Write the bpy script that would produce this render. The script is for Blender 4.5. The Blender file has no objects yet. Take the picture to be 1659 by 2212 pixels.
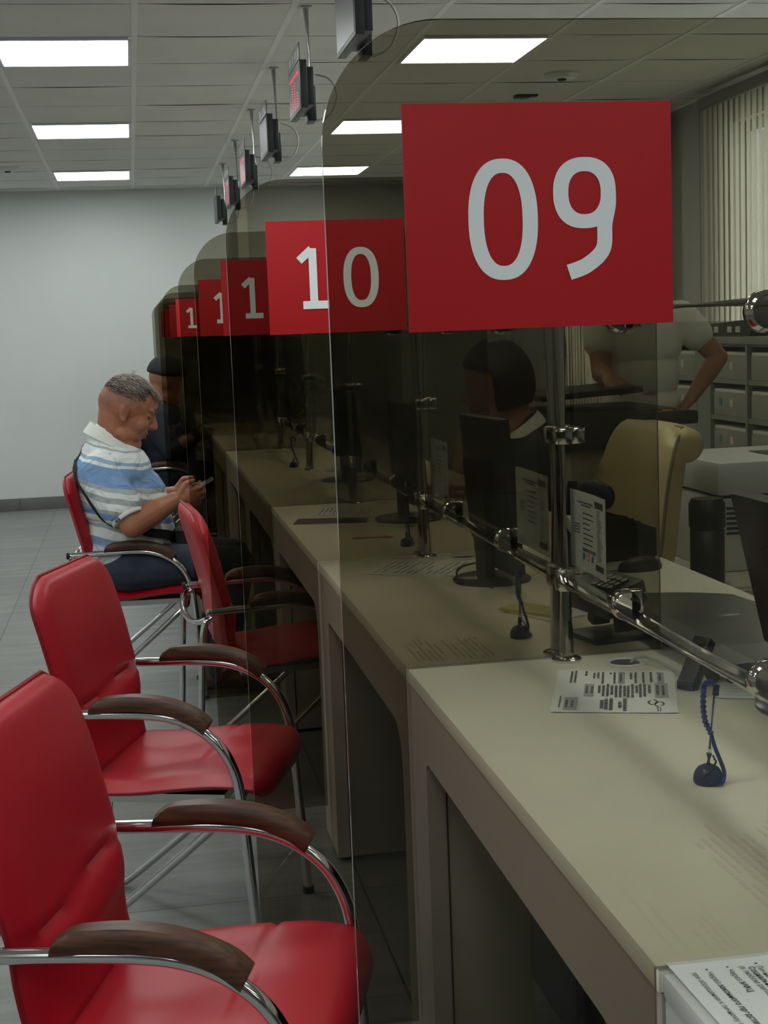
import bpy, bmesh, math, random
from mathutils import Vector, Matrix
PI = math.pi
random.seed(7)
SC = bpy.context.scene
COL = SC.collection
V = Vector

# ------------------------------------------------------------------ materials
def new_mat(name):
    m = bpy.data.materials.new(name); m.use_nodes = True
    nt = m.node_tree
    for n in list(nt.nodes): nt.nodes.remove(n)
    out = nt.nodes.new('ShaderNodeOutputMaterial')
    return m, nt, out

def setin(node, name, val):
    if name in node.inputs: node.inputs[name].default_value = val

def pmat(name, col, rough=.5, metal=0, var=0, vscale=6, bump=0, bscale=200, spec=.5, coat=0, col2=None, detail=4):
    m, nt, out = new_mat(name)
    b = nt.nodes.new('ShaderNodeBsdfPrincipled')
    nt.links.new(b.outputs[0], out.inputs[0])
    setin(b, 'Base Color', (*col, 1)); setin(b, 'Roughness', rough); setin(b, 'Metallic', metal)
    setin(b, 'Specular IOR Level', spec); setin(b, 'Coat Weight', coat)
    tc = nt.nodes.new('ShaderNodeTexCoord')
    if var or col2:
        n = nt.nodes.new('ShaderNodeTexNoise'); n.inputs['Scale'].default_value = vscale; n.inputs['Detail'].default_value = detail
        nt.links.new(tc.outputs['Object'], n.inputs['Vector'])
        r = nt.nodes.new('ShaderNodeValToRGB')
        c2 = col2 if col2 else tuple(max(0, c*(1-var)) for c in col)
        r.color_ramp.elements[0].color = (*c2, 1); r.color_ramp.elements[0].position = .35
        r.color_ramp.elements[1].color = (*col, 1); r.color_ramp.elements[1].position = .65
        nt.links.new(n.outputs[0], r.inputs[0]); nt.links.new(r.outputs[0], b.inputs['Base Color'])
    if bump:
        n2 = nt.nodes.new('ShaderNodeTexNoise'); n2.inputs['Scale'].default_value = bscale; n2.inputs['Detail'].default_value = 3
        nt.links.new(tc.outputs['Object'], n2.inputs['Vector'])
        bp = nt.nodes.new('ShaderNodeBump'); bp.inputs['Strength'].default_value = bump; bp.inputs['Distance'].default_value = .002
        nt.links.new(n2.outputs[0], bp.inputs['Height']); nt.links.new(bp.outputs[0], b.inputs['Normal'])
    return m

def emit_mat(name, col, s, blotch=False):
    m, nt, out = new_mat(name)
    e = nt.nodes.new('ShaderNodeEmission'); e.inputs[0].default_value = (*col, 1); e.inputs[1].default_value = s
    nt.links.new(e.outputs[0], out.inputs[0])
    if blotch:
        # fluorescent tubes behind a prismatic diffuser: brighter in the middle, cloudier near the rim
        tc = nt.nodes.new('ShaderNodeTexCoord')
        n = nt.nodes.new('ShaderNodeTexNoise'); n.inputs['Scale'].default_value = 7; n.inputs['Detail'].default_value = 2
        nt.links.new(tc.outputs['Object'], n.inputs['Vector'])
        mr = nt.nodes.new('ShaderNodeMapRange'); mr.inputs[1].default_value = .35; mr.inputs[2].default_value = .65
        mr.inputs[3].default_value = s*.72; mr.inputs[4].default_value = s*1.12
        nt.links.new(n.outputs[0], mr.inputs[0]); nt.links.new(mr.outputs[0], e.inputs[1])
    return m

def glass_mat(name, tint, ior=1.5, dirt=0.0):
    m, nt, out = new_mat(name)
    t = nt.nodes.new('ShaderNodeBsdfTransparent'); t.inputs[0].default_value = (*tint, 1)
    g = nt.nodes.new('ShaderNodeBsdfGlossy'); g.inputs['Roughness'].default_value = .015
    f = nt.nodes.new('ShaderNodeFresnel'); f.inputs[0].default_value = ior
    mx = nt.nodes.new('ShaderNodeMixShader')
    # thin pane: each sheet face reflects on its outer side only
    ge = nt.nodes.new('ShaderNodeNewGeometry'); inv = nt.nodes.new('ShaderNodeMath'); inv.operation = 'SUBTRACT'; inv.inputs[0].default_value = 1
    nt.links.new(ge.outputs['Backfacing'], inv.inputs[1])
    ml = nt.nodes.new('ShaderNodeMath'); ml.operation = 'MULTIPLY'
    nt.links.new(f.outputs[0], ml.inputs[0]); nt.links.new(inv.outputs[0], ml.inputs[1])
    nt.links.new(ml.outputs[0], mx.inputs[0]); nt.links.new(t.outputs[0], mx.inputs[1]); nt.links.new(g.outputs[0], mx.inputs[2])
    last = mx
    if dirt:
        d = nt.nodes.new('ShaderNodeBsdfDiffuse'); d.inputs[0].default_value = (.75, .75, .72, 1)
        tc = nt.nodes.new('ShaderNodeTexCoord')
        n = nt.nodes.new('ShaderNodeTexNoise'); n.inputs['Scale'].default_value = 5; n.inputs['Detail'].default_value = 9
        nt.links.new(tc.outputs['Object'], n.inputs['Vector'])
        mr = nt.nodes.new('ShaderNodeMapRange'); mr.inputs[1].default_value = .5; mr.inputs[2].default_value = .8
        mr.inputs[3].default_value = 0; mr.inputs[4].default_value = dirt
        nt.links.new(n.outputs[0], mr.inputs[0])
        m2 = nt.nodes.new('ShaderNodeMixShader')
        nt.links.new(mr.outputs[0], m2.inputs[0]); nt.links.new(mx.outputs[0], m2.inputs[1]); nt.links.new(d.outputs[0], m2.inputs[2])
        last = m2
    nt.links.new(last.outputs[0], out.inputs[0])
    return m

def wood_mat(name, c1, c2):
    m, nt, out = new_mat(name)
    b = nt.nodes.new('ShaderNodeBsdfPrincipled'); nt.links.new(b.outputs[0], out.inputs[0])
    setin(b, 'Roughness', .42); setin(b, 'Specular IOR Level', .4)
    tc = nt.nodes.new('ShaderNodeTexCoord'); mp = nt.nodes.new('ShaderNodeMapping')
    mp.inputs['Scale'].default_value = (6, 60, 60)
    nt.links.new(tc.outputs['Object'], mp.inputs[0])
    n = nt.nodes.new('ShaderNodeTexNoise'); n.inputs['Scale'].default_value = 2.2; n.inputs['Detail'].default_value = 6
    nt.links.new(mp.outputs[0], n.inputs['Vector'])
    r = nt.nodes.new('ShaderNodeValToRGB')
    r.color_ramp.elements[0].color = (*c1, 1); r.color_ramp.elements[0].position = .3
    r.color_ramp.elements[1].color = (*c2, 1); r.color_ramp.elements[1].position = .7
    nt.links.new(n.outputs[0], r.inputs[0]); nt.links.new(r.outputs[0], b.inputs['Base Color'])
    return m

def floor_mat():
    m, nt, out = new_mat('floor_tile')
    b = nt.nodes.new('ShaderNodeBsdfPrincipled'); nt.links.new(b.outputs[0], out.inputs[0])
    setin(b, 'Roughness', .38)
    tc = nt.nodes.new('ShaderNodeTexCoord')
    mp = nt.nodes.new('ShaderNodeMapping'); mp.inputs['Location'].default_value = (.70, .12, 0)
    nt.links.new(tc.outputs['Object'], mp.inputs[0])
    br = nt.nodes.new('ShaderNodeTexBrick')
    br.inputs['Scale'].default_value = 1; br.inputs['Brick Width'].default_value = 1.2; br.inputs['Row Height'].default_value = .6
    br.inputs['Mortar Size'].default_value = .0025; br.inputs['Mortar Smooth'].default_value = .1
    br.offset = 0; br.squash = 1
    br.inputs['Color1'].default_value = (.215, .215, .205, 1); br.inputs['Color2'].default_value = (.185, .185, .178, 1)
    br.inputs['Mortar'].default_value = (.055, .055, .052, 1)
    # long axis of the tiles along the row of desks
    mp.inputs['Rotation'].default_value = (0, 0, 0)
    nt.links.new(mp.outputs[0], br.inputs['Vector'])
    mp2 = nt.nodes.new('ShaderNodeMapping'); mp2.inputs['Scale'].default_value = (1.2, 9, 1)
    nt.links.new(tc.outputs['Object'], mp2.inputs[0])
    n = nt.nodes.new('ShaderNodeTexNoise'); n.inputs['Scale'].default_value = 1.6; n.inputs['Detail'].default_value = 7; n.inputs['Roughness'].default_value = .65
    nt.links.new(mp2.outputs[0], n.inputs['Vector'])
    r = nt.nodes.new('ShaderNodeValToRGB')
    r.color_ramp.elements[0].color = (.62, .62, .62, 1); r.color_ramp.elements[0].position = .3
    r.color_ramp.elements[1].color = (1.15, 1.15, 1.15, 1); r.color_ramp.elements[1].position = .72
    nt.links.new(n.outputs[0], r.inputs[0])
    mx = nt.nodes.new('ShaderNodeMix'); mx.data_type = 'RGBA'; mx.blend_type = 'MULTIPLY'; mx.inputs[0].default_value = 1
    nt.links.new(br.outputs[0], mx.inputs[6]); nt.links.new(r.outputs[0], mx.inputs[7])
    nt.links.new(mx.outputs[2], b.inputs['Base Color'])
    return m

def shirt_mat():
    """striped polo: bands of white, grey and blue across the height of the cloth"""
    m, nt, out = new_mat('striped_polo')
    b = nt.nodes.new('ShaderNodeBsdfPrincipled'); nt.links.new(b.outputs[0], out.inputs[0])
    setin(b, 'Roughness', .85); setin(b, 'Specular IOR Level', .15)
    tc = nt.nodes.new('ShaderNodeTexCoord'); sx = nt.nodes.new('ShaderNodeSeparateXYZ')
    nt.links.new(tc.outputs['Object'], sx.inputs[0])
    n = nt.nodes.new('ShaderNodeTexNoise'); n.inputs['Scale'].default_value = 5
    nt.links.new(tc.outputs['Object'], n.inputs['Vector'])
    a = nt.nodes.new('ShaderNodeMath'); a.operation = 'MULTIPLY_ADD'; a.inputs[1].default_value = .05
    nt.links.new(n.outputs[0], a.inputs[0]); nt.links.new(sx.outputs[2], a.inputs[2])
    k = nt.nodes.new('ShaderNodeMath'); k.operation = 'MULTIPLY_ADD'; k.inputs[1].default_value = .22
    nt.links.new(sx.outputs[0], k.inputs[0]); nt.links.new(a.outputs[0], k.inputs[2])
    mr = nt.nodes.new('ShaderNodeMapRange'); mr.inputs[1].default_value = .48; mr.inputs[2].default_value = 1.10
    nt.links.new(k.outputs[0], mr.inputs[0])
    r = nt.nodes.new('ShaderNodeValToRGB'); cr = r.color_ramp; cr.interpolation = 'CONSTANT'
    W_, G_, B_, L_ = (.78, .80, .80), (.42, .46, .48), (.22, .36, .62), (.52, .56, .70)
    seq = [(0, L_), (.12, W_), (.18, L_), (.24, (.30, .40, .60)), (.30, W_), (.36, G_), (.39, W_), (.44, B_), (.475, G_), (.50, W_),
           (.545, G_), (.585, W_), (.62, G_), (.645, B_), (.72, B_), (.755, W_), (.775, (.30, .44, .60)), (.80, W_), (.86, G_), (.875, W_)]
    while len(cr.elements) < len(seq): cr.elements.new(.5)
    for e, (p, c) in zip(cr.elements, seq): e.position = p; e.color = (*c, 1)
    nt.links.new(mr.outputs[0], r.inputs[0]); nt.links.new(r.outputs[0], b.inputs['Base Color'])
    n2 = nt.nodes.new('ShaderNodeTexNoise'); n2.inputs['Scale'].default_value = 9; n2.inputs['Detail'].default_value = 3; n2.inputs['Distortion'].default_value = 1.2
    nt.links.new(tc.outputs['Object'], n2.inputs['Vector'])
    bp = nt.nodes.new('ShaderNodeBump'); bp.inputs['Strength'].default_value = .8; bp.inputs['Distance'].default_value = .045
    nt.links.new(n2.outputs[0], bp.inputs['Height']); nt.links.new(bp.outputs[0], b.inputs['Normal'])
    return m

M = {}
M['wall'] = pmat('wall_paint', (.60, .62, .61), .8, var=.03, vscale=2, bump=.08, bscale=120)
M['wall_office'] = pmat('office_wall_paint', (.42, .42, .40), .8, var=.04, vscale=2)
M['pilaster'] = pmat('pilaster_paint', (.72, .71, .66), .7)
M['ceiling'] = pmat('ceiling_tile', (.80, .79, .765), .9, var=.05, vscale=3, bump=.3, bscale=260, spec=.1)
M['tbar'] = pmat('ceiling_grid_metal', (.86, .86, .84), .6)
M['plinth'] = pmat('plinth_tile', (.13, .13, .125), .45, var=.2, vscale=7)
M['floor'] = floor_mat()
M['red'] = pmat('red_leatherette', (.42, .006, .018), .42, var=.10, vscale=3, bump=.12, bscale=420, spec=.4)
M['redpipe'] = pmat('dark_red_piping', (.24, .004, .010), .45, spec=.4)
M['chrome'] = pmat('polished_chrome', (.66, .66, .66), .10, 1)
M['steel'] = pmat('brushed_steel', (.55, .56, .56), .28, 1)
M['armwood'] = wood_mat('walnut_wood', (.030, .011, .005), (.105, .040, .019))
M['black'] = pmat('black_plastic', (.012, .012, .013), .4)
M['rubber'] = pmat('black_rubber', (.01, .01, .01), .7)
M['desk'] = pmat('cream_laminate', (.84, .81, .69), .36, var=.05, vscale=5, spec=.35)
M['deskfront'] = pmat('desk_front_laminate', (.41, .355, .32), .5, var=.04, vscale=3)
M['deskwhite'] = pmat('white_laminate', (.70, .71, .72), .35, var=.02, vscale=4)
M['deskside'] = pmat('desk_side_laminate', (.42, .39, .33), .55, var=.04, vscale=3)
M['tint'] = glass_mat('bronze_tinted_glass', (.655, .635, .575), 1.48, dirt=.012)
M['clear'] = glass_mat('clear_glass', (.90, .905, .885), 1.45)
M['gedge'] = pmat('glass_edge', (.20, .22, .195), .12, spec=.9)
M['signred'] = pmat('sign_red', (.44, .009, .013), .55, spec=.3)
M['signwhite'] = pmat('sign_white', (.82, .85, .88), .4)
M['paper'] = pmat('paper', (.80, .82, .82), .7, spec=.2)
M['ink'] = pmat('printed_ink', (.08, .08, .085), .7)
M['inkgrey'] = pmat('printed_grey', (.40, .42, .43), .7)
M['ghostink'] = pmat('ink_trace', (.45, .43, .36), .4)
M['ghostink2'] = pmat('faint_ink_trace', (.75, .72, .61), .38)
M['blueink'] = pmat('printed_blue', (.06, .22, .48), .6)
M['redink'] = pmat('printed_red', (.55, .12, .08), .6)
M['penblue'] = pmat('blue_plastic', (.012, .045, .24), .35)
M['pendark'] = pmat('dark_blue_plastic', (.010, .016, .10), .35)
M['penclear'] = glass_mat('clear_plastic', (.88, .9, .92), 1.35)
M['lamp'] = emit_mat('lamp_diffuser', (.93, 1.0, .97), 9.0, True)
M['lampframe'] = pmat('lamp_frame', (.72, .74, .74), .4)
M['led'] = emit_mat('led_red', (1, .03, .06), 1.6)
M['ledoff'] = pmat('display_screen', (.055, .045, .047), .35)
M['case'] = pmat('display_case', (.018, .019, .022), .4)
M['plate'] = pmat('display_header', (.10, .095, .098), .4)
M['platetext'] = pmat('display_header_text', (.34, .32, .33), .5)
M['cable'] = pmat('grey_cable', (.46, .46, .43), .5)
M['cabledark'] = pmat('dark_cable', (.015, .015, .016), .5)
M['beige'] = pmat('beige_leather', (.58, .47, .23), .42, var=.08, vscale=5, bump=.1, bscale=300)
M['beigeseam'] = pmat('dark_beige_seam', (.16, .13, .07), .6)
def fabric_mat(name, col, tr):
    m, nt, out = new_mat(name)
    d = nt.nodes.new('ShaderNodeBsdfDiffuse'); d.inputs[0].default_value = (*col, 1)
    t = nt.nodes.new('ShaderNodeBsdfTranslucent'); t.inputs[0].default_value = (*col, 1)
    mx = nt.nodes.new('ShaderNodeMixShader'); mx.inputs[0].default_value = tr
    nt.links.new(d.outputs[0], mx.inputs[1]); nt.links.new(t.outputs[0], mx.inputs[2]); nt.links.new(mx.outputs[0], out.inputs[0])
    return m
M['blind'] = fabric_mat('blind_fabric', (.76, .73, .63), .35)
M['blindrail'] = pmat('blind_rail', (.25, .25, .23), .5)
M['shelf'] = pmat('metal_shelf', (.27, .28, .24), .5)
M['box'] = pmat('archive_box_card', (.34, .335, .285), .7, var=.05, vscale=4)
M['boxpale'] = pmat('archive_box_papers', (.66, .65, .60), .8)
M['teal'] = pmat('teal_sticker', (.06, .25, .30), .6)
M['printer'] = pmat('printer_plastic', (.62, .63, .62), .45, var=.03, vscale=4)
M['printerdark'] = pmat('printer_dark', (.035, .035, .035), .5)
M['cabinet'] = pmat('beige_cabinet', (.45, .43, .36), .55)
M['mon'] = pmat('monitor_shell', (.022, .022, .024), .42)
M['screen'] = pmat('monitor_screen', (.008, .009, .010), .15)
M['monbase'] = pmat('monitor_base', (.040, .048, .058), .25)
M['skin'] = pmat('skin', (.40, .155, .090), .5, var=.18, vscale=16, spec=.35)
M['skin2'] = pmat('skin_tan', (.33, .155, .090), .5, var=.12, vscale=9, spec=.35)
M['skin3'] = pmat('skin_pale', (.38, .20, .13), .5, var=.12, vscale=9, spec=.35)
M['lips'] = pmat('lips', (.31, .095, .075), .45)
M['hairgrey'] = pmat('grey_hair', (.27, .225, .19), .75, col2=(.16, .128, .105), vscale=26)
M['hairdark'] = pmat('dark_hair', (.014, .011, .010), .55, bump=.8, bscale=140)
M['brow'] = pmat('eyebrow_hair', (.10, .06, .04), .8)
M['polo'] = shirt_mat()
M['collar'] = pmat('polo_collar', (.72, .72, .68), .85)
M['denim'] = pmat('dark_denim', (.030, .040, .062), .85, var=.3, vscale=30, bump=.25, bscale=500)
M['navy'] = pmat('navy_cloth', (.006, .009, .018), .85)
M['blackcloth'] = pmat('black_cloth', (.012, .012, .013), .85)
M['white_tee'] = pmat('white_cotton', (.66, .65, .60), .85, bump=.25, bscale=12)
M['shoe'] = pmat('brown_shoe', (.10, .065, .035), .55)
M['sole'] = pmat('shoe_sole', (.05, .04, .03), .7)
M['phone'] = pmat('phone_case', (.42, .42, .44), .3)
M['brochure'] = pmat('dark_blue_brochure', (.012, .020, .065), .4, col2=(.10, .035, .012), vscale=18)
M['yellowpaper'] = pmat('yellow_paper', (.62, .55, .20), .7)
M['orange'] = pmat('orange_button', (.7, .2, .03), .5)

# ------------------------------------------------------------------ mesh builder
def frame(d, up=V((0, 0, 1))):
    d = d.normalized()
    if abs(d.dot(up)) > .97: up = V((1, 0, 0))
    s = d.cross(up).normalized(); u = s.cross(d).normalized()
    return s, u

def spl(pts, n=6, closed=False):
    P = [V(p) for p in pts]; out = []
    N = len(P)
    rng = range(N if closed else N-1)
    for i in rng:
        if closed: a, b, c, d = P[(i-1) % N], P[i], P[(i+1) % N], P[(i+2) % N]
        else: a, b, c, d = P[max(0, i-1)], P[i], P[i+1], P[min(N-1, i+2)]
        for k in range(n):
            t = k/n
            out.append(.5*((2*b)+(c-a)*t+(2*a-5*b+4*c-d)*t*t+(3*b-a-3*c+d)*t**3))
    if not closed: out.append(P[-1])
    return out

class MB:
    def __init__(s): s.v = []; s.f = []; s.mi = []
    def add(s, vs, fs, mi=0):
        o = len(s.v); s.v += [V(p) for p in vs]
        for f in fs: s.f.append([i+o for i in f]); s.mi.append(mi)
        return s
    def box(s, lo, hi, mi=0, bev=0, mat=None):
        x0, y0, z0 = lo; x1, y1, z1 = hi
        if bev <= 0:
            vs = [(x0, y0, z0), (x1, y0, z0), (x1, y1, z0), (x0, y1, z0), (x0, y0, z1), (x1, y0, z1), (x1, y1, z1), (x0, y1, z1)]
            fs = [(3, 2, 1, 0), (4, 5, 6, 7), (0, 1, 5, 4), (1, 2, 6, 5), (2, 3, 7, 6), (3, 0, 4, 7)]
        else:
            bm = bmesh.new(); bmesh.ops.create_cube(bm, size=1)
            for v in bm.verts:
                v.co = V((x0+(v.co.x+.5)*(x1-x0), y0+(v.co.y+.5)*(y1-y0), z0+(v.co.z+.5)*(z1-z0)))
            bmesh.ops.bevel(bm, geom=bm.edges[:], offset=bev, segments=2, affect='EDGES', profile=.6)
            bm.verts.index_update()
            vs = [v.co.copy() for v in bm.verts]; fs = [[v.index for v in f.verts] for f in bm.faces]; bm.free()
        if mat is not None: vs = [mat @ V(p) for p in vs]
        return s.add(vs, fs, mi)
    def tube(s, path, r, n=10, mi=0, closed=False, sq=None):
        P = [V(p) for p in path]; N = len(P)
        rs = r if isinstance(r, (list, tuple)) else [r]*N
        vs = []; prev = None
        for i, p in enumerate(P):
            if closed: d = P[(i+1) % N]-P[i-1]
            else: d = P[min(i+1, N-1)]-P[max(i-1, 0)]
            if d.length < 1e-9: d = V((0, 0, 1))
            d.normalize()
            if prev is None: a, b = frame(d)
            else:
                a = prev-d*prev.dot(d)
                if a.length < 1e-6: a, _ = frame(d)
                a.normalize(); b = a.cross(d) * -1
                b = d.cross(a)
            prev = a
            for k in range(n):
                t = 2*PI*k/n; ca, sa = math.cos(t), math.sin(t)
                if sq: ca *= sq[0]; sa *= sq[1]
                vs.append(p+(a*ca+b*sa)*rs[i])
        fs = []
        for i in range(N if closed else N-1):
            j = (i+1) % N
            for k in range(n):
                k2 = (k+1) % n
                fs.append((i*n+k, i*n+k2, j*n+k2, j*n+k))
        if not closed:
            fs.append(tuple(range(n-1, -1, -1))); fs.append(tuple((N-1)*n+k for k in range(n)))
        return s.add(vs, fs, mi)
    def lathe(s, prof, c=(0, 0, 0), n=24, mi=0, mat=None):
        vs = []; c = V(c)
        for r, z in prof:
            for k in range(n):
                t = 2*PI*k/n; p = V((max(r, 1e-5)*math.cos(t), max(r, 1e-5)*math.sin(t), z))
                vs.append(c+(mat @ p if mat is not None else p))
        fs = []
        for i in range(len(prof)-1):
            for k in range(n):
                k2 = (k+1) % n; fs.append((i*n+k, i*n+k2, (i+1)*n+k2, (i+1)*n+k))
        fs.append(tuple(range(n-1, -1, -1))); fs.append(tuple((len(prof)-1)*n+k for k in range(n)))
        return s.add(vs, fs, mi)
    def ell(s, c, r, R=None, nu=16, nv=10, mi=0):
        c = V(c); vs = []; fs = []
        def tr(p):
            p = V((p[0]*r[0], p[1]*r[1], p[2]*r[2]))
            return c+(R @ p if R is not None else p)
        vs.append(tr((0, 0, -1)))
        for j in range(1, nv):
            t = -PI/2+PI*j/nv
            for k in range(nu):
                a = 2*PI*k/nu; vs.append(tr((math.cos(t)*math.cos(a), math.cos(t)*math.sin(a), math.sin(t))))
        vs.append(tr((0, 0, 1))); top = len(vs)-1
        for k in range(nu): fs.append((0, 1+(k+1) % nu, 1+k))
        for j in range(nv-2):
            for k in range(nu):
                k2 = (k+1) % nu; fs.append((1+j*nu+k, 1+j*nu+k2, 1+(j+1)*nu+k2, 1+(j+1)*nu+k))
        for k in range(nu): fs.append((1+(nv-2)*nu+k, 1+(nv-2)*nu+(k+1) % nu, top))
        return s.add(vs, fs, mi)
    def cap(s, p, q, r0, r1, n=14):
        """closed tapered capsule from p to q"""
        p, q = V(p), V(q); d = q-p; L = d.length
        if L < 1e-6: return s.ell(p, (r0,)*3)
        a, b = frame(d); d.normalize(); rows = []
        for j in range(0, 5): t = -PI/2+PI/2*j/4; rows.append((p+d*(math.sin(t)*r0), math.cos(t)*r0))
        for j in range(0, 5): t = PI/2*j/4; rows.append((q+d*(math.sin(t)*r1), math.cos(t)*r1))
        vs = []
        for c, r in rows:
            r = max(r, 1e-4)
            for k in range(n):
                t = 2*PI*k/n; vs.append(c+(a*math.cos(t)+b*math.sin(t))*r)
        fs = []
        for i in range(len(rows)-1):
            for k in range(n):
                k2 = (k+1) % n; fs.append((i*n+k, i*n+k2, (i+1)*n+k2, (i+1)*n+k))
        fs.append(tuple(range(n-1, -1, -1))); fs.append(tuple((len(rows)-1)*n+k for k in range(n)))
        return s.add(vs, fs)
    def chain(s, pts, rs):
        for i in range(len(pts)-1): s.cap(pts[i], pts[i+1], rs[i], rs[i+1])
        return s
    def prism(s, poly, a, b, axis='y', mi=0, mi_side=None):
        """extrude a 2D outline along one axis between a and b"""
        n = len(poly)
        def mk(p, t):
            if axis == 'y': return V((p[0], t, p[1]))
            if axis == 'x': return V((t, p[0], p[1]))
            return V((p[0], p[1], t))
        vs = [mk(p, a) for p in poly]+[mk(p, b) for p in poly]
        o = len(s.v); s.add(vs, [tuple(range(n-1, -1, -1)), tuple(range(n, 2*n))], mi)
        for i in range(n):
            j = (i+1) % n; s.f.append([o+i, o+j, o+n+j, o+n+i]); s.mi.append(mi if mi_side is None else mi_side)
        return s
    def quad(s, a, b, c, d, mi=0): return s.add([a, b, c, d], [(0, 1, 2, 3)], mi)
    def build(s, name, mats, parent=None, smooth=40, loc=None, fixn=True):
        me = bpy.data.meshes.new(name)
        me.from_pydata([tuple(v) for v in s.v], [], s.f)
        bm = bmesh.new(); bm.from_mesh(me)
        fixn and bmesh.ops.recalc_face_normals(bm, faces=bm.faces[:]); bm.to_mesh(me); bm.free()
        if not isinstance(mats, (list, tuple)): mats = [mats]
        for m in mats: me.materials.append(m)
        if len(mats) > 1:
            for p, i in zip(me.polygons, s.mi): p.material_index = i
        for p in me.polygons: p.use_smooth = True
        me.set_sharp_from_angle(angle=math.radians(smooth))
        o = bpy.data.objects.new(name, me); COL.objects.link(o)
        if parent is not None: o.parent = parent
        if loc is not None: o.location = loc
        return o

def tag(o, label, cat, group=None, kind=None):
    o['label'] = label; o['category'] = cat
    if group: o['group'] = group
    if kind: o['kind'] = kind
    return o

def thing(name, label, cat, loc=(0, 0, 0), rz=0, group=None):
    o = bpy.data.objects.new(name, None); COL.objects.link(o)
    o.location = loc; o.rotation_euler = (0, 0, rz); o.empty_display_size = .1
    return tag(o, label, cat, group)

def struct(name, mb, m, parent=None, smooth=40):
    o = mb.build(name, m, parent, smooth)
    if parent is None: o['kind'] = 'structure'
    return o

def copy_tree(o, parent=None):
    c = o.copy(); COL.objects.link(c); c.parent = parent
    for ch in list(o.children): copy_tree(ch, c)
    return c

def text_mb(body, size, mat4, mb=None, bold=False, mi=0, align='LEFT'):
    """flat lettering as mesh; local x = reading direction, local y = up"""
    cu = bpy.data.curves.new('lettering', 'FONT'); cu.body = body; cu.size = size; cu.align_x = align
    cu.resolution_u = 3
    if bold: cu.offset = size*.018
    o = bpy.data.objects.new('lettering', cu); COL.objects.link(o)
    dg = bpy.context.evaluated_depsgraph_get(); dg.update()
    me = bpy.data.meshes.new_from_object(o.evaluated_get(dg))
    mb = mb or MB()
    mb.add([mat4 @ v.co for v in me.vertices], [list(p.vertices) for p in me.polygons], mi)
    bpy.data.objects.remove(o); bpy.data.meshes.remove(me); bpy.data.curves.remove(cu)
    return mb

def frame_mat(o, x, y):
    x = V(x).normalized(); y = V(y).normalized(); z = x.cross(y)
    m = Matrix(((x.x, y.x, z.x, o[0]), (x.y, y.y, z.y, o[1]), (x.z, y.z, z.z, o[2]), (0, 0, 0, 1)))
    return m

# ------------------------------------------------------------------ dimensions
CAM_H = 1.41
HC = 2.642                      # ceiling height
J0, D = 1.249, 1.277            # first desk joint, desk spacing
def joint(k): return J0+k*D
XD = .4604                      # front edge of the desks
ZD = .793                       # desk height
XB = 1.32                       # staff edge of the desks
XP = .7515                      # line of chrome posts and rails
YB, YF = 12.42, -9.2            # far and near walls
XL, XR = -5.2, 3.30
GX, GY = .0883, 5.637-12*.6     # ceiling grid origin

# ------------------------------------------------------------------ room shell
struct('floor', MB().box((XL-.2, YF-.2, -.1), (XR+.2, YB+.2, 0)), M['floor'])
struct('wall_back', MB().box((XL-.2, YB, 0), (XR+.2, YB+.15, HC+.1)), M['wall'])
struct('wall_front', MB().box((XL-.2, YF-.15, 0), (XR+.2, YF, HC+.1)), M['wall'])
struct('wall_left', MB().box((XL-.15, YF, 0), (XL, YB, HC+.1)), M['wall'])
struct('trim_1', MB().box((.935, YB-.10, 0), (1.02, YB, HC)), M['pilaster'])
b = MB()
for k in range(24):
    x0 = XL+k*.25
    if x0 > .9: break
    b.box((XL+k*.6+.002, YB-.012, 0), (min(XL+k*.6+.598, .93), YB, .105), bev=.002) if XL+k*.6 < .9 else None
struct('baseboard_back', b, M['plinth'])
b = MB()
b.box((XL, YF, 0), (XL+.012, YB-.02, .105)); struct('baseboard_left', b, M['plinth'])

# right wall with two windows; a pier stands between them
W1, W2 = (5.35, 7.62), (8.80, 10.6)
b = MB()
for y0, y1 in ((YF, W1[0]), (W1[1], W2[0]), (W2[1], YB)): b.box((XR, y0, 0), (XR+.2, y1, HC+.1))
for y0, y1 in (W1, W2):
    b.box((XR, y0, 0), (XR+.2, y1, .85)); b.box((XR, y0, 2.45), (XR+.2, y1, HC+.1))
struct('wall_right', b, M['wall_office'])
for i, (y0, y1) in enumerate((W1, W2)):
    w = MB()
    for a in (y0, (y0+y1)/2-.03, y1-.06): w.box((XR+.08, a, .85), (XR+.14, a+.06, 2.45), bev=.004)
    w.box((XR+.08, y0, .85), (XR+.14, y1, .91), bev=.004); w.box((XR+.08, y0, 2.39), (XR+.14, y1, 2.45), bev=.004)
    wo = struct('window_%d' % (i+1), w, M['printer'])
    MB().box((XR+.105, y0+.05, .9), (XR+.115, y1-.05, 2.4)).build('window_pane', M['clear'], wo)

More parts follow.
